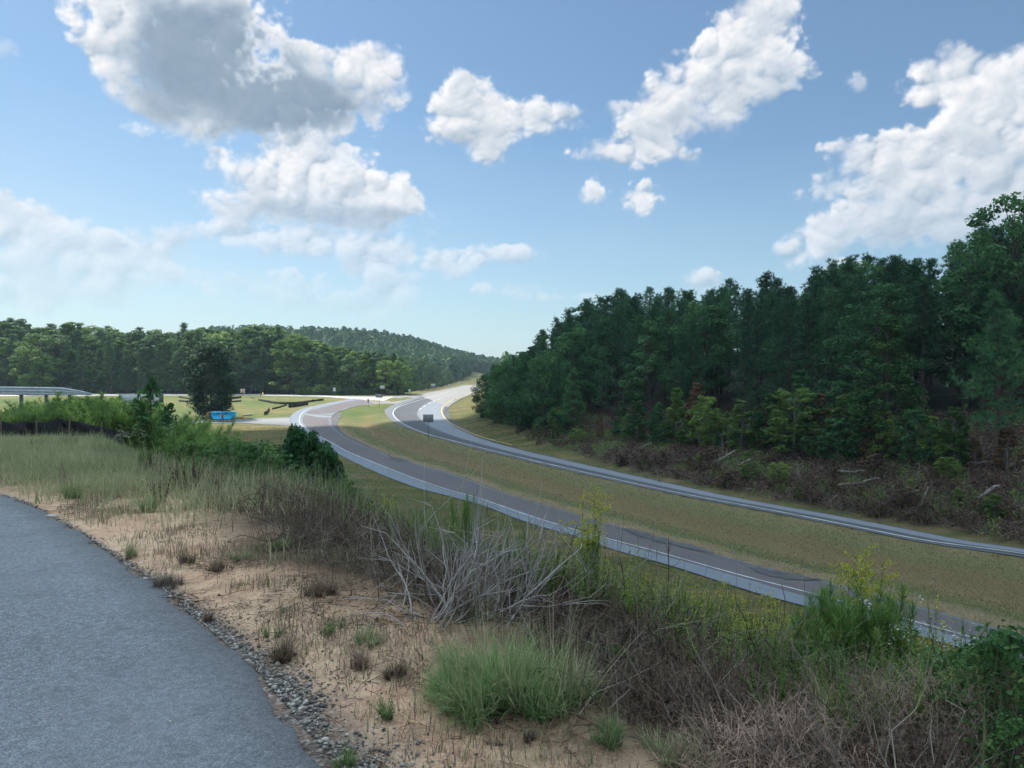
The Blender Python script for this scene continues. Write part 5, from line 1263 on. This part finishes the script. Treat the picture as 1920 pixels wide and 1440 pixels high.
def slash_bushes():
    r = random.Random(31)
    for i in range(110):
        px = r.uniform(960, 2000); lo = np.interp(px, [900, 1000, 1100, 1300, 1500, 1700, 1900, 2000], [795, 812, 828, 845, 858, 876, 890, 895]); hi = np.interp(px, [960, 1100, 1240, 1383, 1527, 1671, 1815, 1918, 2000], [822, 862, 896, 926, 952, 978, 1005, 1020, 1035])
        q = on_ground(px, lo + (hi - lo) * r.random() ** .8, 30, 300)
        if i % 4: DEAD[i % 3].at(q[0], q[1], r.uniform(.7, 2.2), 'dark brushwood heap on the cleared bank', 'brush heaps on the cleared bank', r.uniform(1.6, 3))
        else: P_sap[i % 3].place(q[0], q[1], r.uniform(.8, 2.2), 'small green bush growing among the slash', 'bushes among the slash', wide=2.2, mat=M['gold_leaf'] if i % 8 else M['litter'])
slash_bushes()
def log(x0, y0, x1, y1, rad, label, Y=None, mat='palebark', lift=.55):
    a = on_ground(x0, y0, 30, 300); b_ = on_ground(x1, y1, 30, 300)
    if np.linalg.norm(b_ - a) > 14: b_ = a + (b_ - a) / np.linalg.norm(b_ - a) * 14
    o = empty('fallen_log', a); d = b_ - a; ts = np.linspace(0, 1, 6); P = d[None] * ts[:, None] + np.array([0, 0, lift]); P[1:-1] += rng.normal(0, .06, (4, 3))
    V, F, v = tubes(P[None], (rad * (1 - .45 * ts))[None], 8)
    part('trunk', [(V, F, v)], M[mat], o, True)
    t = norm(P[1] - P[0]); part('cut_face', [cyl(P[0] - t * .02, P[0] + t * .02, rad * .98, sides=12)], M['wood'], o)
    B = []
    for k in (2, 3, 4):
        q = P[k]; e = q + np.array([rng.normal(0, .5), rng.normal(0, .3), rng.uniform(.3, .9)]); B.append([q, (q + e) / 2 + rng.normal(0, .05, 3), e])
    part('branch_stubs', [tubes(np.array(B), np.array([[rad * .3, rad * .2, rad * .1]]), 5)], M[mat], o)
    tag(o, label, 'fallen log')
for a in [(1815, 880, 1905, 876, .16, 'long pale log lying level near the right edge'), (1892, 883, 1960, 868, .2, 'thick grey log running out of frame at the right'), (1872, 925, 1834, 947, .19, 'thick grey log slanting down towards the road on the right'),
          (1407, 872, 1383, 881, .17, 'short pale log slanting in the middle of the slash'), (1378, 854, 1335, 879, .17, 'dark log above the short pale one'), (1300, 868, 1262, 872, .12, 'thin pale log at the left of the slash'),
          (1570, 921, 1622, 914, .14, 'grey log low in the slash above the carriageway'), (1570, 893, 1623, 895, .11, 'thin straight pole behind the grey log'), (1620, 913, 1650, 908, .11, 'thin pole lying right of the grey log'), (1200, 848, 1222, 838, .10, 'thin slanting stick near the left end of the slash'),
          (1455, 850, 1480, 846, .1, 'small dark pole in the upper slash'), (1740, 925, 1725, 960, .08, 'pale pole leaning down the bank'), (1080, 806, 1088, 812, .12, 'short white log at the foot of the wood'), (1722, 932, 1690, 940, .1, 'crooked root lying in the right part of the slash')]: log(*a)
def snag(px, py, h, label):
    p = on_ground(px, py, 40, 200); o = empty('dead_tree', p); ts = np.linspace(0, 1, 6); P = np.c_[np.cumsum(rng.normal(-.05, .08, 6)), np.cumsum(rng.normal(0, .06, 6)), ts * h]
    part('trunk', [tubes(P[None], (.09 * (1 - .7 * ts))[None], 6)], M['palebark'], o, True)
    B = [[P[k], P[k] + [rng.normal(0, .4), rng.normal(0, .3), .4], P[k] + [rng.normal(0, .8), rng.normal(0, .4), .8]] for k in (2, 3, 4, 4)]
    part('branches', [tubes(np.array(B), np.array([[.03, .02, .008]]), 4)], M['palebark'], o); tag(o, label, 'dead tree')
snag(1355, 862, 3.2, 'thin pale dead trunk standing in the middle of the slash'); snag(1316, 842, 4.0, 'thin white trunk below the rust brown sapling'); snag(1725, 915, 2.6, 'broken pale stem leaning among the slash on the right'); snag(1495, 905, 2.2, 'short dead stem above the carriageway'); snag(1240, 905, 1.6, 'short dead stake near the road')
p = on_ground(1723, 866, 40, 200); o = empty('stump', p + [0, 0, .0]); part('trunk', [cyl((0, 0, -.2), (-.1, -.35, .55), .30, .27, 12)], M['bark'], o); part('cut_face', [cyl((-.1, -.352, .552), (-.106, -.38, .59), .26, .25, 12)], M['wood'], o); tag(o, 'cut stump with bright cream face in the upper slash', 'stump')

# mown grass on the median and verges (short tufts, nearest ones)
def mown():
    r = np.random.default_rng(81); n = 200000; y = 34 * (150 / 34) ** r.random(n); x = r.uniform(-.45, .72, n) * y
    da, sa = seg_dist(x, y, A_in[:, :2]); db, sb = seg_dist(x, y, B_out[:, :2]); di, si = seg_dist(x, y, B_in2); do, so_ = seg_dist(x, y, A_out[:, :2]); dc, sn = seg_dist(x, y, CREST)
    med = (sa < 0) & (sb > 0) & (np.minimum(da, db) > .25); ver = (si < 0) & (di > .2) & (di < 5); low = (so_ > 0) & (do > .2) & (sn > 0) & (do < 16)
    k = med | ver | low; x, y, da, db, med = x[k], y[k], da[k], db[k], med[k]; n = len(x)
    old = globals()['rng']; globals()['rng'] = r
    bd = da / (da + db + 1e-6) + .25 * (fbm(x * .3, y * .3, 3, 3) - .5)
    var = np.where(med, np.interp(bd, [0, .1, .2, .34, .5, .7, .8, 1], [.95, .9, .15, .35, .62, .55, .25, .8]), .55)
    var = np.clip(var + .5 * (r.random(n) - .5) + .5 * (fbm(x * .12, y * .12, 3, 5) - .5), 0, 1)
    B = blades(np.stack([x, y, hgt(x, y) - .01], -1), r.uniform(.04, .15, n) * (1 + y / 150), r.uniform(0, 6.28, n), r.uniform(.1, .9, n), r.uniform(0, .8, n), .02 + y * .0006, 1, var)
    globals()['rng'] = old
    tag(part('grass', [B], M['mown']), 'mown grass of the median and the verges', 'grass', kind='stuff')
mown()

# ------------------------------------------------------------------ silt fences
def silt(pts, h, label, Yfix=None, world=None, posts=True, sag=.06):
    P = np.array([on_ground(a, b_, 20, 500) for a, b_ in pts]) if world is None else np.array(world)
    n = max(12, len(P) * 6); Q = resample(P, n); Q[:, 2] = hgt(Q[:, 0], Q[:, 1])
    h = h * (1 if world is not None else .6); o = empty('silt_fence', Q[0]); t = np.gradient(Q[:, :2], axis=0); t /= np.linalg.norm(t, axis=1)[:, None]; nn = np.stack([-t[:, 1], t[:, 0]], -1)
    rr_ = np.random.default_rng(int(abs(Q[0, 0]) * 10)); top = h * (1 + rr_.normal(0, sag, n)); bul = rr_.normal(0, .06, n)
    V = []
    for k, (zz, th_) in enumerate(((0, .01), (.5, .01), (1, .01), (1, -.01), (.5, -.01), (0, -.01))):
        V.append(np.c_[Q[:, :2] + nn * (th_ + bul * (zz == .5))[:, None], Q[:, 2] + top * zz - .05] - Q[0])
    V = np.array(V); idx = np.arange(6 * n).reshape(6, n); F = np.concatenate([np.stack([idx[k, :-1], idx[k, 1:], idx[(k + 1) % 6, 1:], idx[(k + 1) % 6, :-1]], -1) for k in range(6)])
    part('fabric', [(V.reshape(-1, 3), F, None)], M['fabric'], o)
    st = max(1, n // 8)
    for i in range(0, n, st):
        q = Q[i] - Q[0]; q[:2] -= nn[i] * .05; lean = rr_.normal(0, .04, 2)
        part('stake', [cyl(q + [0, 0, -.2], q + [lean[0], lean[1], top[i] + .12], .028, sides=5)], M['stake'], o)
    return tag(o, label, 'silt fence')
silt(None, .78, 'long black silt fence half hidden in grass at the left edge', world=[(-22.5, 27.2, 0), (-20, 27.2, 0), (-17.5, 27.4, 0), (-14.5, 28.4, 0)])
silt([(335, 745), (350, 748), (372, 752)], 1.0, 'black silt fence left of the lone tree')
silt([(335, 753), (352, 754), (372, 753)], .9, 'second black silt fence low on the left of the lone tree')
silt([(424, 749), (440, 748), (453, 746)], 1.3, 'short black silt fence rising just right of the lone tree')
silt([(421, 755), (436, 754.5), (452, 753)], .9, 'lower black silt fence right of the lone tree')
silt([(484, 751), (505, 755), (530, 758), (560, 757), (585, 753.5), (607, 751)], 1.1, 'longest black silt fence curving across the bright field')
silt([(541, 764.5), (556, 763), (578, 759)], 1.6, 'thick black silt fence in front of the longest one')
silt([(510, 768), (524, 765), (538, 760)], .8, 'thin black silt fence slanting toward the ramp')
silt([(495, 779), (501, 775), (505, 768)], 1.3, 'bunched end of black silt fence standing by the driveway')
silt([(470, 746), (478, 748)], .5, 'scrap of black silt fence left of the longest one')

# ------------------------------------------------------------------ signs and markers
def sign(px, base, top, w, hpan, label, face='signback', Y=None, plates=1, extra=None, two=False):
    p = on_hw(px, base) if Y is None else np.array([(px - 960) / FPX * Y, Y, hz((px - 960) / FPX * Y, Y)])
    p[2] = hz(p[0], p[1]); H = z_top(px, top, p[1]) - p[2]; o = empty('road_sign', p)
    posts = (-w * .3, w * .3) if two else (0,)
    for q in posts: part('post', [box(q, .03, H / 2 - .15, .09, .07, H + .3)], M['postgrey'], o)
    pan = part('panel', [bbox(0, -.02, H - hpan / 2, w, .03, hpan, .012)], M[face], o)
    for k in range(2): part('brace', [box(0, .005 + .001 * k, H - hpan * (.25 + .5 * k), w * .85, .025, .05)], M['postgrey'], o)
    if extra: part('plate', [bbox(extra[0], -.05, H - hpan / 2 + extra[1], extra[2], .02, extra[3], .008)], M['signgrey'], o)
    return tag(o, label, 'road sign')
sign(803, 823, 777, 1.75, 1.35, 'dark sign seen from behind standing in the median below the curve')
sign(711, 763, 739, 1.9, .95, 'grey backed sign with small pale plate on the median tip', extra=(.05, .1, .5, .5))
sign(690.5, 763.5, 748, .45, .9, 'small narrow sign left of the grey backed one on the median tip')
sign(717, 742, 723, 1.7, 1.2, 'pale grey sign at the foot of the wood behind the median tip', 'signgrey')
sign(768, 741, 730, .9, 1.3, 'small pale upright sign by the bushes of the far road', 'signgrey')
sign(812, 733.5, 719.5, 1.9, 1.2, 'pale sign in the bushes further up the far road', 'signgrey')
sign(627, 744, 727, .9, 1.3, 'thin grey sign post by the pale road', 'signgrey')
sign(842, 728, 720, .9, 1.4, 'white marker sign where the far road climbs', 'signgrey')
sign(865, 722.5, 715, .9, 1.3, 'last tiny white marker sign up the far road', 'signgrey')
# triangular arm on the small sign
def dne():
    p = on_hw(455, 742); Hh_ = 2.6; o = empty('road_sign', p)
    part('post', [box(0, .04, .8, .08, .06, 1.9)], M['postgrey'], o)
    part('panel', [bbox(0, 0, 1.75, 1.6, .04, 1.5, .015)], M['white'], o)
    part('red_disc', [cyl((0, -.03, 1.75), (0, -.045, 1.75), .70, sides=28)], M['red'], o)
    part('white_bar', [box(0, -.055, 1.75, 1.0, .012, .26)], M['white'], o)
    for s, t in ((.44, 'DO NOT'), (-.44, 'ENTER')):
        cu = bpy.data.curves.new('lettering', 'FONT'); cu.body = t; cu.size = .30; cu.align_x = 'CENTER'; cu.align_y = 'CENTER'; cu.extrude = .004; cu.materials.append(M['white'])
        tmp = bpy.data.objects.new('lettering_curve', cu); me_ = bpy.data.meshes.new_from_object(tmp); bpy.data.objects.remove(tmp); q = obj('lettering', me_, o); q.location = (0, -.052, 1.75 + s * .72); q.rotation_euler = (math.pi / 2, 0, 0)
    tag(o, 'red and white do not enter sign beside the pale road', 'road sign')
dne()
def marker():
    p = on_hw(493, 742); o = empty('marker_post', p); part('post', [cyl((0, 0, 0), (0, 0, .8), .16, sides=10)], M['yellowp'], o); part('cap', [cyl((0, 0, .8), (0, 0, 1.25), .24, .06, sides=10)], M['yellowp'], o)
    part('side_valve', [cyl((-.35, 0, .55), (.35, 0, .55), .12, sides=8)], M['yellowp'], o); tag(o, 'small yellow hydrant beside the pale road', 'hydrant')
    o = empty('marker_post', p + [-.9, 0, 0]); part('post', [cyl((0, 0, 0), (-.15, 0, 1.1), .13, .09, sides=8)], M['black'], o); part('foot', [cyl((0, 0, 0), (0, 0, .1), .25, sides=8)], M['black'], o); tag(o, 'short black post left of the yellow hydrant', 'post')
marker()
def cone(px, py, h, label):
    p = on_hw(px, py); p[2] = hz(p[0], p[1]); o = empty('traffic_cone', p); part('base', [bbox(0, 0, .04, h * .55, h * .55, .08, .01)], M['orange'], o)
    part('cone_body', [cyl((0, 0, .08), (0, 0, h), h * .22, h * .05, 12)], M['orange'], o); tag(o, label, 'traffic cone')
cone(455.5, 785.5, .95, 'orange cone on the driveway right of the blue tank'); cone(641.5, 752.5, .75, 'tiny orange cone on the grass by the junction')

def tank():
    p = on_hw(419, 790.5); p[2] += .07; Y = p[1]; k = Y / FPX        # metres per photo pixel there
    o = empty('tank_trailer', p); L = 44 * k; Ht = 12.5 * k; zb = 4.5 * k
    # trough-shaped blue body
    prof = [(-.5, 1.), (-.46, .45), (-.40, .12), (-.32, 0), (.32, 0), (.40, .12), (.46, .45), (.5, 1.)]
    V = []
    for yy in (-.75, .75):
        V += [[x * L, yy, zb + z * Ht] for x, z in prof]
    V = np.array(V); n = 8; F = []
    for j in range(n): F.append([j, (j + 1) % n, (j + 1) % n + n, j + n])
    T = [[0, j, j + 1] for j in range(1, n - 1)] + [[n, n + j + 1, n + j] for j in range(1, n - 1)]
    Fq = np.array(F); Ft = np.concatenate([Fq[:, :3], Fq[:, [0, 2, 3]], np.array(T)])
    part('body', [(V, Ft, None)], M['blue'], o)
    part('top_rim', [bbox(0, 0, zb + Ht + .04, L * 1.01, 1.58, .08, .01)], M['blue'], o)
    for sx in (-.20, .14): part('opening', [bbox(sx * L + .1, -.77, zb + Ht * .80, L * .13, .04, Ht * .14, .01)], M['darkblue'], o)
    part('ladder_panel', [bbox(.02 * L, -.79, zb + Ht * .48, L * .075, .08, Ht * .75, .01)], M['rust'], o)
    for sx in (-.42, -.12, .1, .4):
        w = part('wheel', [cyl((sx * L, -.72, .32), (sx * L, -.50, .32), .31, sides=14)], M['rubber'], o)
        part('rim', [cyl((sx * L, -.735, .32), (sx * L, -.72, .32), .16, sides=10)], M['signgrey'], w)
    part('chassis', [bbox(0, 0, zb - .1, L * .95, 1.2, .16, .02)], M['black'], o)
    part('engine_box', [bbox(-L * .5 - .45, 0, zb + Ht * .55, .8, 1.2, Ht * .95, .04)], M['rust'], o)
    part('engine_guard', [bbox(-L * .5 - .02, -.3, zb + Ht * .5, .3, 1.1, Ht * .8, .03)], M['black'], o)
    tag(o, 'bright blue tank trailer with rusty red end parked on the driveway under the lone tree', 'trailer')
    for q, (px, by, tp, lb) in enumerate([(374, 790, 771, 'dark post at the left end of the driveway'), (380.5, 787, 768, 'dark post with a pale top just left of the blue tank'), (393, 794, 783, 'short dark post in front of the blue tank')]):
        g = on_hw(px, by); H = z_top(px, tp, g[1]) - g[2]; oo = empty('post', g); part('shaft', [cyl((0, 0, -.1), (0, 0, H), .13, sides=8)], M['black'], oo); part('cap', [cyl((0, 0, H), (0, 0, H + .06), .16, sides=8)], M['black'], oo); tag(oo, lb, 'post')
    g = on_hw(464, 779); oo = part('plank_stack', [bbox(0, 0, .15, 2.2, .8, .3, .03)], M['concrete']); oo.location = g; oo.rotation_euler = (0, R(-6), R(12)); tag(oo, 'pale slab lying on the grass behind the orange cone', 'slab')
tank()

# guardrail and the pale box behind the thicket
def guardrail():
    Y = 50.; o = empty('guardrail', ((0 - 960) / FPX * Y, Y, -.35)); k = Y / FPX
    x0, x1, x2 = -6., 117 * k, 172 * k
    prof = np.array([(0, 0), (-.06, .04), (-.07, .10), (-.01, .15), (-.01, .19), (-.07, .24), (-.07, .30), (-.01, .35), (-.01, .39), (-.07, .44), (-.06, .50), (0, .53), (.01, .53), (-.04, .49), (.01, .27), (-.04, .05)])
    xs = np.array([x0, -3, 0, x1 * .5, x1, x1 + (x2 - x1) * .5, x2]); zt = np.array([.80, .80, .80, .78, .74, .58, .36])
    V = []
    for x, z in zip(xs, zt):
        sc_ = 1 if x <= x1 else (1 - .75 * (x - x1) / (x2 - x1))
        V.append(np.c_[np.full(len(prof), x), prof[:, 0], (z - .53 * sc_) + prof[:, 1] * sc_])
    V = np.array(V); n, m, _ = V.shape; idx = np.arange(n * m).reshape(n, m)
    F = np.concatenate([np.stack([idx[:-1, j], idx[1:, j], idx[1:, (j + 1) % m], idx[:-1, (j + 1) % m]], -1) for j in range(m)])
    part('rail_beam', [(V.reshape(-1, 3), F, None)], M['steel'], o)
    for px in (-50, -8, 37, 84, 128):
        part('post', [box(px * k, .14, -1.2, .15, .18, 4.0)], M['postgrey'], o); part('block', [box(px * k, .04, .5, .12, .07, .35)], M['postgrey'], o)
    tag(o, 'grey steel guardrail with turned down end at the left edge', 'guardrail')
    Y = 52.; k = Y / FPX; g = at_y(264, 755, Y); o = empty('concrete_barrier', g); w = 76 * k; h = 15.5 * k
    prof = [(-.3, 0), (-.22, .25 * h), (-.1, h), (.1, h), (.22, .25 * h), (.3, 0)]
    V = np.array([[sx * w / 2, a, b_] for sx in (-1, 1) for a, b_ in prof]); n = 6; F = np.array([[j, (j + 1) % n, (j + 1) % n + n, j + n] for j in range(n)]); T = np.array([[0, j + 1, j] for j in range(1, 5)] + [[6, 6 + j, 7 + j] for j in range(1, 5)])
    part('barrier_body', [(V, np.concatenate([F[:, :3], F[:, [0, 2, 3]], T]), None)], M['concrete'], o); part('end_plate', [box(w / 2 + .03, 0, h / 2, .06, .5, h)], M['postgrey'], o)
    tag(o, 'pale grey concrete barrier partly hidden behind the slim sapling', 'barrier')
guardrail()

# ------------------------------------------------------------------ unseen cumulus added overhead to shade the foreground and the right wood
def overhead_cloud():
    import bmesh
    r = np.random.default_rng(91); m, b = new_mat('cloud'); d = b.n('ShaderNodeBsdfDiffuse'); d.inputs[0].default_value = (.9, .92, .95, 1); t = b.n('ShaderNodeBsdfTranslucent'); t.inputs[0].default_value = (.82, .92, 1.0, 1)
    mx = b.n('ShaderNodeMixShader'); mx.inputs[0].default_value = .9; b.l(d.outputs[0], mx.inputs[1]); b.l(t.outputs[0], mx.inputs[2]); o_ = b.n('ShaderNodeOutputMaterial'); b.l(mx.outputs[0], o_.inputs[0])  # mostly translucent, so sunlight passes down as fill for the shaded ground
    bm = bmesh.new(); bmesh.ops.create_icosphere(bm, subdivisions=3, radius=1); IV = np.array([v.co[:] for v in bm.verts]); IF = np.array([[v.index for v in f.verts] for f in bm.faces]); bm.free()
    foot = [(20, 20, 152), (150, 95, 190), (0, -100, 150), (-60, 35, 88), (130, -60, 170), (330, 60, 200), (110, -260, 230), (-90, -190, 150), (350, -180, 220), (-110, -60, 110)]  # footprint shaped for the shade edge, widened so the bright underside adds fill
    parts = []; alt = 330.
    for (gx, gy, rad) in foot:
        parts.append((gx, gy, rad, 45.))
        for k in range(16):
            a = k / 16 * 6.28 + r.uniform(-.2, .2); q = rad * r.uniform(.72, .9); parts.append((gx + math.cos(a) * q, gy + math.sin(a) * q, rad * r.uniform(.16, .26), rad * .16))
    out = []
    for (gx, gy, rad, hz_) in parts:
        V = IV * [rad, rad, hz_]; V = V * (1 + .16 * (fbm(IV[:, 0] * 3 + gx, IV[:, 1] * 3 + IV[:, 2] * 2 + gy, 3, 2) - .5)[:, None] * 2); V[:, 2] = np.maximum(V[:, 2], -hz_ * .25)
        out.append((V + np.array([gx, gy, 0]) + S * (alt / S[2]), IF, None))
    tmp = part('cloud_tmp', out, m, None, True); md = tmp.modifiers.new('r', 'REMESH'); md.mode = 'VOXEL'; md.voxel_size = 9.0; md.use_smooth_shade = True
    me = bpy.data.meshes.new_from_object(tmp.evaluated_get(bpy.context.evaluated_depsgraph_get())); bpy.data.objects.remove(tmp)
    if not me.materials: me.materials.append(m)
    tag(obj('cloud', me), 'unseen cumulus cloud added overhead to shade and softly fill the foreground', 'cloud', kind='stuff')
overhead_cloud()

# ------------------------------------------------------------------ haze
def haze():
    m, b = new_mat('haze'); v = b.n('ShaderNodeVolumePrincipled'); v.inputs['Color'].default_value = (.62, .82, 1.0, 1); v.inputs['Density'].default_value = HAZE; v.inputs['Anisotropy'].default_value = 0.0
    o_ = b.n('ShaderNodeOutputMaterial'); b.l(v.outputs[0], o_.inputs['Volume'])
    o = part('haze', [box(0, 0, 40, 5700, 5700, 140)], m); o.display_type = 'WIRE'; tag(o, 'thin blue summer haze', 'haze', kind='stuff')
HAZE = .00014
haze()
